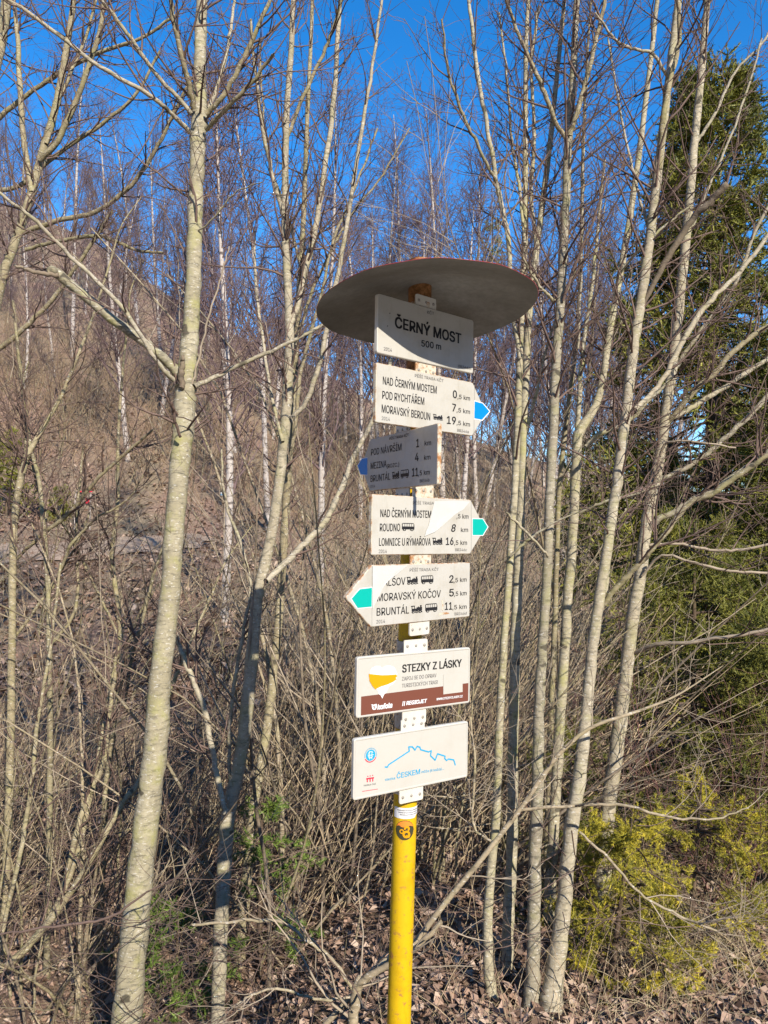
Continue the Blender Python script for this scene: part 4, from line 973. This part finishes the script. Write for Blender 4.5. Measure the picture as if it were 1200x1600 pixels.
def spruce(name, label, cat, x, y, H, Lmax, seed, material, whorls=22, per=7, ntw=14, nsub=3, nn_=24, ln=.022, wd=.0016, droop=-.10, z0=.12, group=None, trunk_r=None, lean=(0, 0), base_z=None, sprig=(.22, .42), uneven=.25, core=.36, sublen=.34):
    rng = np.random.default_rng(seed); bz = gz(x, y) if base_z is None else base_z
    o = empty(name, (x, y, bz)); tag(o, label, cat, group)
    tr = trunk_r or H * .012
    k = np.linspace(0, 1, 16)[:, None]; C = np.hstack([k * lean[0], k * lean[1], k * H]); C[0, 2] = -.08
    tb = Tubes(); tb.add(C, tr * (1.1 - k[:, 0]) + .003, 9, .05, rng); obj('trunk', tb.mesh('trunk', M['bark_spruce']), o)
    zs = z0 + (1 - z0) * (np.arange(whorls) + rng.uniform(-.3, .3, whorls)) / whorls
    Pb = []; n = 9
    for z in zs:
        for _ in range(per):
            zz = min(.985, max(.02, z + rng.uniform(-.02, .02))); a = rng.uniform(0, 2 * np.pi)
            Lb = Lmax * (1 - zz) ** .8 * rng.uniform(1 - uneven, 1 + uneven * .6) + .06
            d = np.array([math.cos(a), math.sin(a), .28 * zz + .04]); pos = np.array([lean[0] * zz, lean[1] * zz, zz * H]); pts = [pos]
            for j in range(n - 1):
                d = nrm(d + np.array([0, 0, droop * (1.25 - zz) * (1 if j < 5 else -.9)]) + rng.normal(size=3) * .05); pos = pos + d * Lb / (n - 1); pts.append(pos)
            Pb.append(pts)
    Pb = np.array(Pb); Lb = np.linalg.norm(Pb[:, -1] - Pb[:, 0], axis=1)
    Rb = (.003 + Lb * .008)[:, None] * np.linspace(1, .3, n)[None]
    tb = Tubes(); tb.add(Pb, Rb, 4)
    a, b = spawn(rng, Pb, Rb, ntw, (.22, 1.0), (35, 65), (sprig[0] * Lmax * .7, sprig[1] * Lmax * .7), 5, .5, .0012, .004, .03, .09, .55)
    a2, b2 = spawn(rng, a, b, nsub, (.15, .95), (35, 60), (sprig[0] * Lmax * sublen, sprig[1] * Lmax * sublen), 4, .6, .001, .002, .10, .1, .3)
    if H < 1.9: tb.add(a, b, 3)
    V = np.concatenate([needle_tris(rng, a, nn_, ln, wd), needle_tris(rng, a2, nn_, ln, wd), needle_tris(rng, Pb[:, 3:], nn_, ln, wd)])
    sl = Tubes(); k5 = np.array([.35, 1, .95, .8, .12]); sl.add(a, np.ones((len(a), 1)) * k5[None] * ln * core, 3, .25, rng); sl.add(a2, np.ones((len(a2), 1)) * k5[None, [0, 1, 3, 4]] * ln * core, 3, .25, rng)
    SV = np.concatenate(sl.V); SQ = np.concatenate(sl.F)
    obj('limbs', tb.mesh('limbs', M['bark_spruce']), o)['kind'] = 'stuff'
    obj('crown', mesh_np('crown', np.concatenate([V, SV]), np.concatenate([np.arange(len(V)).reshape(-1, 3), SQ[:, [0, 1, 2]] + len(V), SQ[:, [0, 2, 3]] + len(V)]), M[material], False), o)['kind'] = 'stuff'
    return o
def at_ground(px, y):
    p = at(px, 800, y); return p.x, y

x, y = at_ground(1112, 7.2)
TALL = spruce('spruce_tree', 'tall olive green spruce standing behind the right-hand trunks', 'tree', x, y, 6.75, 2.05, 41, 'needle_olive', 32, 8, 11, 5, 19, .032, .0050, base_z=gz(x, y) - .1, sprig=(.2, .36), droop=-.16, core=.24, sublen=.27)
def copy_tree(src, x, y, rz, sc, label, dz=0):
    o = src.copy(); COL.objects.link(o); o.location = (x, y, gz(x, y) + dz); o.rotation_euler = (0, 0, rz); o.scale = (sc, sc, sc); o['label'] = label
    for ch in [q for q in bpy.data.objects if q.parent == src]:
        k_ = ch.copy(); COL.objects.link(k_); k_.parent = o
    return o
copy_tree(TALL, *at_ground(1290, 6.0), 2.1, .64, 'spruce cut off by the right edge of the picture')
copy_tree(TALL, *at_ground(1215, 10.5), 4.0, .72, 'darker spruce farther back, showing through beside the tall spruce')
copy_tree(TALL, *at_ground(1135, 12.0), 1.2, .66, 'far spruce filling the gap behind the tall spruce')
copy_tree(TALL, *at_ground(1040, 13.0), 5.2, .55, 'small far spruce glimpsed through the right-hand clump')
x, y = at_ground(1085, 4.7)
YOUNG = spruce('spruce_tree', 'young green spruce between the tall spruce and the yellow one', 'tree', x, y, 2.0, 1.15, 43, 'needle_green', 12, 8, 9, 5, 22, .020, .0018, z0=.04, sprig=(.2, .36), droop=-.15, core=.17, sublen=.26)
copy_tree(YOUNG, *at_ground(1215, 4.0), 2.5, .74, 'low green spruce beside the dry grass at the right edge')
x, y = at_ground(958, 3.1)
spruce('spruce_tree', 'small yellow-tipped spruce at the foot of the right-hand trunks', 'tree', x, y, .78, .50, 44, 'needle_yellow', 7, 6, 8, 7, 34, .0125, .0010, z0=.08, droop=-.24, lean=(.10, 0), uneven=.7, sprig=(.22, .45), core=.10, sublen=.24)
x, y = at_ground(1080, 3.4)
spruce('spruce_tree', 'yellow-green spruce spreading low in front of the green ones', 'tree', x, y, .74, .60, 47, 'needle_yellow', 5, 6, 8, 7, 34, .0130, .0010, z0=.10, droop=-.2, lean=(.05, 0), uneven=.7, sprig=(.22, .45), core=.10, sublen=.22)
x, y = at_ground(905, 3.9)
spruce('spruce_tree', 'low spruce sprays behind the leaning trunk', 'tree', x, y, 1.0, .6, 49, 'needle_green', 6, 5, 8, 4, 24, .015, .0012, z0=.1, uneven=.5, core=.12, sublen=.24)
x, y = at_ground(418, 3.9)
spruce('spruce_tree', 'dark green spruce seedling beside the shadowed trunk', 'tree', x, y, 1.0, .40, 45, 'needle_dark', 7, 4, 7, 2, 20, .019, .0014, z0=.06, uneven=.5, core=.2)
x, y = at_ground(292, 3.5)
spruce('spruce_tree', 'low shaded spruce seedling between the two near trunks', 'tree', x, y, .6, .42, 46, 'needle_dark', 6, 4, 7, 2, 20, .019, .0014, z0=.06, uneven=.5, core=.2)
for px, y, H, L, sd, lab in ((765, 44, 11, 2.6, 51, 'dark spruce top showing above the canopy among bare birches'), (10, 15.5, 1.9, .8, 52, 'dark bushy conifer on the slope above the path at the left edge'), (905, 15, 2.6, 1.3, 53, 'drooping conifer glimpsed between the right-hand trunks'), (95, 15.8, .75, .4, 54, 'small olive spruce beside the path near the red marker')):
    x, y = at_ground(px, y)
    bz = gz(x, y)
    if px == 765: bz = at(765, 335, y).z - H
    spruce('conifer', lab, 'tree', x, y, H, L, sd, 'needle_olive', 12, 5, 7, 3, 9, .06 if H > 5 else .035, .009 if H > 5 else .005, base_z=bz)

# ------------------------------------------------------------------ bare shrubs of the thicket
def shrub_proto(seed, nst, hgt, lean, tw=5, sub=3, r0=.0105, spread=.28, rust=False):
    rng = np.random.default_rng(seed); stems = []; n = 12
    for k in range(nst):
        a = rng.uniform(0, 2 * np.pi); r = spread * math.sqrt(rng.uniform(0, 1)); pos = np.array([r * math.cos(a), r * math.sin(a), -.12])
        out = rng.uniform(.05, .55); b = a + rng.normal() * .5
        d = nrm(np.array([out * math.cos(b) + lean + rng.normal() * .22, out * math.sin(b) * .8, 1.0])); L = hgt * rng.uniform(.55, 1.15); pts = [pos]
        curve = rng.normal(size=3) * .05; curve[2] = rng.normal() * .03
        for j in range(n - 1):
            d = nrm(d + curve + rng.normal(size=3) * .065); pos = pos + d * L / (n - 1); pts.append(pos)
        stems.append(pts)
    P = np.array(stems); R = (r0 * rng.uniform(.3, 1.0, nst) ** 1.4 * 1.5)[:, None] * np.linspace(1, .22, n)[None]
    a, b = spawn(rng, P, R, tw, (.22, .98), (18, 50), (.35 * hgt * .6, .75 * hgt * .6), 7, .6, .0016, .008, .05, .1, .45)
    a2, b2 = spawn(rng, a, b, sub, (.2, 1), (25, 60), (.15, .5), 5, .65, .0013, .005, .03, .14, .3)
    a3, b3 = spawn(rng, a2, b2, 1, (.2, 1), (25, 65), (.07, .24), 4, .7, .0012, .004, .02, .16, .3)
    st = []
    for k in range(nst):
        tb = Tubes(); tb.add(P[k], R[k], 7, .04, rng); st.append(tb.mesh('stem', M[['bark_grey', 'bark_olive', 'bark_dead'][int(rng.integers(0, 3))]]))
    tb = Tubes(); tb.add(a, b, 4); side = tb.mesh('side_branches', M['twig_rust' if rust else ['bark_grey', 'twig_tan'][seed % 2]])
    tb = Tubes(); tb.add(a2, b2, 3); tb.add(a3, b3, 3); fine = tb.mesh('twigs', M['twig_rust' if rust else ['twig_brown', 'twig_tan'][seed % 2]])
    return st, side, fine
protos = [shrub_proto(100 + k, (9, 7, 11, 8, 10, 6)[k], (2.6, 3.2, 2.0, 2.9, 1.7, 3.6)[k], (.30, .12, .34, .2, .4, .08)[k]) for k in range(6)]
farp = [shrub_proto(140 + k, 9, (1.5, 2.2, 1.1)[k], .1, 5, 4, .012, .5, True) for k in range(3)]
ORD = 'first second third fourth fifth sixth seventh eighth ninth tenth eleventh twelfth thirteenth fourteenth fifteenth sixteenth'.split()
def place_shrub(k, x, y, rz, sc, label, group):
    o = empty('bare_shrub', (x, y, gz(x, y)), rz); o.scale = (sc, sc, sc); tag(o, label, 'shrub', group)
    st, side, fine = protos[k] if k < 6 else farp[k - 6]
    for me in st: obj('stem', me, o)
    obj('side_branches', side, o)['kind'] = 'stuff'; obj('twigs', fine, o)['kind'] = 'stuff'
    return o
rng = np.random.default_rng(77)
def free(px, y):
    if 560 < px < 690 and y < 3.2: return False
    return True
ZON = [  # px range, distance range, count, label, group
    ((-60, 170), (3.4, 5.2), 7, '%s shrub from the left in the dense lower left thicket', 'shrubs in the lower left thicket'),
    ((200, 345), (4.4, 6.0), 3, '%s shrub from the left just behind the two near trunks', 'shrubs behind the two near trunks'),
    ((400, 770), (3.9, 5.6), 14, '%s slanting bare shrub from the left in the tangle behind the signpost', 'shrubs in the tangle behind the signpost'),
    ((400, 800), (5.6, 9), 16, 'bare shrub deeper in the wood behind the signpost', 'shrubs deeper behind the signpost'),
    ((-150, 380), (6.0, 10), 6, '%s shrub from the left between the near trunks and the dirt path', 'shrubs in front of the path'),
    ((-200, 600), (17.5, 30), 60, 'low rusty shrub on the slope beyond the dirt path', 'shrubs on the slope beyond the path'),
    ((560, 1000), (8.5, 16), 18, 'bare shrub low among the birches behind the right-hand clump', 'shrubs among the birches'),
    ((790, 930), (4.6, 7), 4, '%s shrub from the left in the shade behind the right-hand clump', 'shrubs behind the right-hand clump')]
for (p0, p1), (d0, d1), cnt, lab, grp in ZON:
    j = 0
    while j < cnt:
        px = p0 + (p1 - p0) * (j + rng.uniform(0, 1)) / cnt; y = rng.uniform(d0, d1)
        if not free(px, y): continue
        x, y = at_ground(px, y)
        far = y > 17
        place_shrub(int(rng.integers(6, 9)) if far else int(rng.integers(0, 6)), x, y, rng.uniform(-.7, .7), rng.uniform(.75, 1.15) * (1.3 if far else 1), lab % ORD[j] if '%s' in lab else lab, grp); j += 1
# reddish shrub in front of the spruces
def red_shrub(seed, px, y, lab):
    rng = np.random.default_rng(seed); x, y = at_ground(px, y); o = empty('dogwood_shrub', (x, y, gz(x, y))); tag(o, lab, 'shrub', 'reddish shrubs before the spruces')
    n = 10; st = []
    for k in range(12):
        a = rng.uniform(0, 6.28); d = nrm(np.array([.6 * math.cos(a), .4 * math.sin(a), 1.])); pos = np.array([.1 * math.cos(a), .1 * math.sin(a), -.05]); pts = [pos]; L = rng.uniform(.8, 1.5)
        for j in range(n - 1): d = nrm(d + rng.normal(size=3) * .09); pos = pos + d * L / (n - 1); pts.append(pos)
        st.append(pts)
    P = np.array(st); R = np.full((12, 1), .0038) * np.linspace(1, .35, n)[None]
    tb = Tubes(); tb.add(P, R, 5); obj('stems', tb.mesh('stems', M['twig_red']), o)
    a, b = spawn(rng, P, R, 7, (.2, 1), (20, 55), (.3, .6), 6, .7, .0013, .004, .03, .12, .3); a2, b2 = spawn(rng, a, b, 4, (.2, 1), (25, 60), (.1, .3), 5, .7, .0011, .003, .02, .15, .3)
    tb = Tubes(); tb.add(a, b, 3); tb.add(a2, b2, 3); obj('twigs', tb.mesh('twigs', M['twig_red']), o)['kind'] = 'stuff'
red_shrub(61, 1085, 3.9, 'reddish leafless shrub in front of the green spruces')
red_shrub(63, 1150, 3.7, 'reddish leafless shrub at the right edge before the spruce')

# ------------------------------------------------------------------ birches and bare trees on the hillside
def birch_proto(seed, H, white=True):
    rng = np.random.default_rng(seed); n = 16; k = np.linspace(0, 1, n)
    lx, ly = rng.normal() * .05 * H, rng.normal() * .04 * H
    C = np.stack([lx * k ** 1.5 + .05 * np.sin(k * 7 + seed), ly * k ** 1.5 + .05 * np.cos(k * 6), k * H - .3], -1); R = .0068 * H * (1.02 - k) ** .8 + .008
    tb = Tubes(); tb.add(C, R, 8, .05, rng); trunk = tb.mesh('trunk', M['birch' if white else 'bark_grey'])
    a, b = spawn(rng, C, R, 46, (.22, .99), (22, 48), (.16 * H, .34 * H), 8, .42, .010, .03, .10, .09, .72)
    a2, b2 = spawn(rng, a, b, 7, (.2, 1), (20, 50), (.05 * H, .13 * H), 6, .6, .0065, .02, .0, .12, .4)
    a3, b3 = spawn(rng, a2, b2, 3, (.2, 1), (20, 55), (.03 * H, .07 * H), 4, .7, .0055, .01, -.10, .14, .3)
    tb = Tubes(); tb.add(a, b, 4); tb.add(a2, b2, 3); tb.add(a3, b3, 3)
    return trunk, tb.mesh('crown', M['twig_purple'])
bp = [birch_proto(200 + k, (11, 13, 9.5, 12, 8)[k]) for k in range(5)]
dp = [birch_proto(300 + k, (9, 11, 7.5)[k], False) for k in range(3)]
def place_tree(name, pr, x, y, rz, sc, label, group):
    o = empty(name, (x, y, gz(x, y)), rz); o.scale = (sc, sc, sc * rng.uniform(.9, 1.15)); o.rotation_euler = (rng.normal() * .06, rng.normal() * .06, rz); tag(o, label, 'tree', group)
    obj('trunk', pr[0], o); obj('crown', pr[1], o)['kind'] = 'stuff'; return o
# birches one can pick out singly: pixel column, distance, size
for px, y, k, sc, lab in ((358, 9.5, 4, .95, 'white birch right of the thick pale trunk, by the little white sign'), (500, 12, 0, .75, 'leaning white birch seen left of the grey arrow board'), (425, 17, 2, 1, 'thin birch behind the forked tree'),
                          (690, 22, 1, 1, 'tall white birch rising above the canopy'), (195, 19, 3, .8, 'white birch on the slope just left of the thick pale trunk'), (250, 22, 2, 1.05, 'birch on the slope directly behind the thick pale trunk'),
                          (640, 26, 3, 1, 'white birch above the left half of the canopy'), (745, 20, 4, 1.1, 'white birch right behind the canopy edge')):
    x, y = at_ground(px, y); place_tree('birch_tree', bp[k], x, y, rng.uniform(0, 6.28), sc, lab, None)
def forest(cnt, p0, p1, d0, d1, protos_, name, lab, grp, s0=.8, s1=1.2):
    for j in range(cnt):
        px = p0 + (p1 - p0) * (j + rng.uniform(0, 1)) / cnt; y = d0 + (d1 - d0) * rng.uniform(0, 1)
        x, y = at_ground(px, y); place_tree(name, protos_[int(rng.integers(0, len(protos_)))], x, y, rng.uniform(0, 6.28), rng.uniform(s0, s1), lab, grp)
forest(26, -200, 640, 20, 36, bp, 'birch_tree', 'white-stemmed birch in the wood on the hillside', 'birches on the hillside', .6, .95)
forest(30, -250, 700, 34, 62, bp, 'birch_tree', 'birch near the top of the hillside', 'birches near the hilltop', .45, .75)
forest(34, 560, 1020, 16, 44, bp, 'birch_tree', 'birch behind the signs and the right-hand clump', 'birches behind the signs', .7, 1.05)
forest(22, -250, 720, 18, 50, dp, 'bare_tree', 'bare grey tree among the hillside birches', 'bare trees on the hillside', .55, .9)
forest(16, 740, 1250, 22, 46, dp, 'bare_tree', 'bare grey tree far behind the spruces', 'bare trees behind the spruces', .7, 1)

# ------------------------------------------------------------------ little things by the path
p = at(351, 800, 13.0); o = empty('marker_post', (p.x, 13.0, gz(p.x, 13.0))); tag(o, 'tiny white sign on a thin post beyond the path', 'sign')
zt = at(351, 772, 13.0).z - o.location.z
tb = Tubes(); tb.add(np.array([[0, 0, -.1], [0, 0, zt * .5], [.01, 0, zt + .05]]), np.full(3, .02), 8); obj('post', tb.mesh('post', M['twig_tan']), o)
def boxm(name, x0, x1, y0, y1, z0, z1, material, parent):
    V = [(x, y, z) for x in (x0, x1) for y in (y0, y1) for z in (z0, z1)]; Fc = [(0, 1, 3, 2), (4, 6, 7, 5), (0, 4, 5, 1), (2, 3, 7, 6), (0, 2, 6, 4), (1, 5, 7, 3)]
    o_ = obj(name, mesh_py(name, V, Fc, material), parent); fix_normals(o_.data); return o_
boxm('board', -.07, .09, -.035, -.022, zt - .03, zt + .03, M['white'], o); boxm('stripe', -.07, .09, -.039, -.0355, zt - .022, zt - .008, M['cyan'], o)
p = at(131, 800, 15.0); o = empty('path_barrier', (p.x, 15.0, gz(p.x, 15.0))); tag(o, 'small red and white barrier beyond the path', 'barrier')
zt = at(131, 768, 15.0).z - o.location.z
for k in range(4): boxm('bar_segment', -.20 + k * .09, -.20 + (k + 1) * .09 - .002, -.012, .012, zt - .012, zt + .012, M['red' if k % 2 else 'birch'], o)
boxm('post', -.19, -.165, -.0115, .0115, -.1, zt - .013, M['birch'], o); boxm('red_block', .04, .10, -.03, .03, zt - .24, zt - .13, M['red'], o); boxm('post', .12, .145, -.0115, .0115, -.1, zt - .013, M['birch'], o)

# ------------------------------------------------------------------ leaf litter, dead stalks and grass
rng = np.random.default_rng(9)
def litter(cnt, x0, x1, y0, y1, size, pw=1.6):
    t = rng.uniform(0, 1, cnt) ** pw; y = y0 + (y1 - y0) * t; x = y * rng.uniform(x0, x1, cnt); z = ground_z(x, y) + rng.uniform(.004, .03, cnt)
    a = rng.uniform(0, 6.28, cnt); tx = rng.normal(size=cnt) * .35; ty = rng.normal(size=cnt) * .35; s_ = size * rng.uniform(.35, 1.5, cnt)
    ex = np.stack([np.cos(a), np.sin(a), tx], -1); ey = np.stack([-np.sin(a), np.cos(a), ty], -1); c = np.stack([x, y, z], -1); up = np.array([0, 0, 1.])
    cu = rng.uniform(-.2, .9, cnt)[:, None]; s_ = s_[:, None]
    V = np.stack([c - ex * s_, c - ey * s_ * .55 + up * cu * s_, c + ex * s_ + up * cu * s_ * .6, c + ey * s_ * .55 + up * cu * s_], 1)
    V = V.reshape(-1, 3); b = np.arange(cnt)[:, None] * 4
    return V, np.concatenate([b + [0, 1, 2], b + [0, 2, 3]], 1).reshape(-1, 3)
V1, F1 = litter(56000, -.72, .72, 1.7, 8, .0215, 1.9); V2, F2 = litter(14000, -.72, .4, 7, 24, .06, 1.2)
o = obj('leaf_litter', mesh_np('leaf_litter', np.concatenate([V1, V2]), np.concatenate([F1, F2 + len(V1)]), M['leaf'], False)); tag(o, 'brown dry leaves strewn over the forest floor', 'leaves', kind='stuff')

def blades(cnt, xf, y0, y1, L, r, lean, bend, n=5):
    y = rng.uniform(y0, y1, cnt); x = xf(cnt, y); z = ground_z(x, y) - .01
    d = nrm(np.stack([rng.normal(size=cnt) * lean, rng.normal(size=cnt) * lean, np.ones(cnt)], -1)); pos = np.stack([x, y, z], -1); pts = [pos]; Ls = rng.uniform(.5, 1.2, cnt)[:, None] * L
    cv = rng.normal(size=(cnt, 3)) * bend; cv[:, 2] -= bend
    for j in range(n - 1): d = nrm(d + cv); pos = pos + d * Ls / (n - 1); pts.append(pos)
    R = np.full((cnt, 1), r) * rng.uniform(.6, 1.2, (cnt, 1)) * np.linspace(1, .3, n)[None]
    return np.stack(pts, 1), R
tb = Tubes()
cl_ = [(1.1 + rng.normal() * .22, 3.0 + rng.normal() * .2) for _ in range(5)] + [(1.5 + rng.normal() * .25, 3.4 + rng.normal() * .3) for _ in range(16)] + [(-1.3 + rng.normal() * .35, 3.5 + rng.normal() * .4) for _ in range(16)]
for cx, cy in cl_:
    a, b = blades(30, lambda n, y: cx + rng.normal(size=n) * .07, cy - .06, cy + .06, .34, .0013, .55, .30, 6); tb.add(a, b, 3)
a, b = blades(1500, lambda n, y: y * rng.uniform(-.7, .7, n), 2.3, 5, .22, .0012, .6, .25); tb.add(a, b, 3)
o = obj('dry_grass', tb.mesh('dry_grass', M['straw'])); tag(o, 'tufts of dry yellow grass on the forest floor', 'grass', kind='stuff')
tb = Tubes()
def stalks(cnt, lo, hi, y0, y1, L, r, lean, push):
    a, b = blades(cnt, lambda n, y: y * rng.uniform(lo, hi, n), y0, y1, L, r, lean, .045, 7)
    a[:, :, 0] += np.linspace(0, push, 7)[None] * L * rng.uniform(.1, 1, (len(a), 1)); tb.add(a, b, 4)
stalks(520, -.17, .2, 4.0, 6.0, 1.4, .0044, .2, .75)
stalks(300, -.65, -.2, 3.8, 6.0, 1.1, .0040, .26, .6)
stalks(600, -.18, .35, 6, 12, 1.4, .0062, .22, .6)
stalks(120, -.6, -.18, 6, 11, 1.1, .006, .3, .4)
stalks(420, .05, .6, 2.7, 4.8, .5, .0018, .5, .2)
o = obj('dead_stalks', tb.mesh('dead_stalks', M['dead_stem'])); tag(o, 'tangle of dead upright stalks covering the ground between the trees', 'undergrowth', kind='stuff')
tb = Tubes()
a, b = blades(6500, lambda n, y: y * rng.uniform(-.78, .34, n), 17, 54, 2.0, .012, .40, .10, 4); tb.add(a, b, 3)
o = obj('hillside_brush', tb.mesh('hillside_brush', M['twig_rust'])); tag(o, 'brown leafless brush covering the steep hillside', 'undergrowth', kind='stuff')
tb = Tubes()
for cnt, lo, hi, y0, y1 in ((260, -.3, .45, 2.5, 4.5), (520, -.62, -.1, 2.6, 5.5), (450, -.2, .2, 3.8, 7)):
    y = rng.uniform(y0, y1, cnt); x = y * rng.uniform(lo, hi, cnt); z = ground_z(x, y) + rng.uniform(.0, .9, cnt) ** 1.5; d = nrm(np.stack([rng.normal(size=cnt), rng.normal(size=cnt), rng.normal(size=cnt) * .5], -1)); pos = np.stack([x, y, z], -1); pts = [pos]; Ls = rng.uniform(.2, .8, cnt)[:, None]
    for j in range(6): d = nrm(d + rng.normal(size=(cnt, 3)) * .14); pos = pos + d * Ls / 6; pts.append(pos)
    P_ = np.stack(pts, 1); R0 = rng.uniform(.0012, .003, (cnt, 1)) * np.linspace(1, .4, 7)[None]; tb.add(P_, R0, 3)
    a, b = spawn(rng, P_, R0, 2, (.2, 1), (25, 60), (.08, .25), 4, .7, .001, .002, .03, .15, .3); tb.add(a, b, 3)
o = obj('twig_tangle', tb.mesh('twig_tangle', M['twig_brown'])); tag(o, 'loose tangle of thin bare twigs low over the ground', 'undergrowth', kind='stuff')
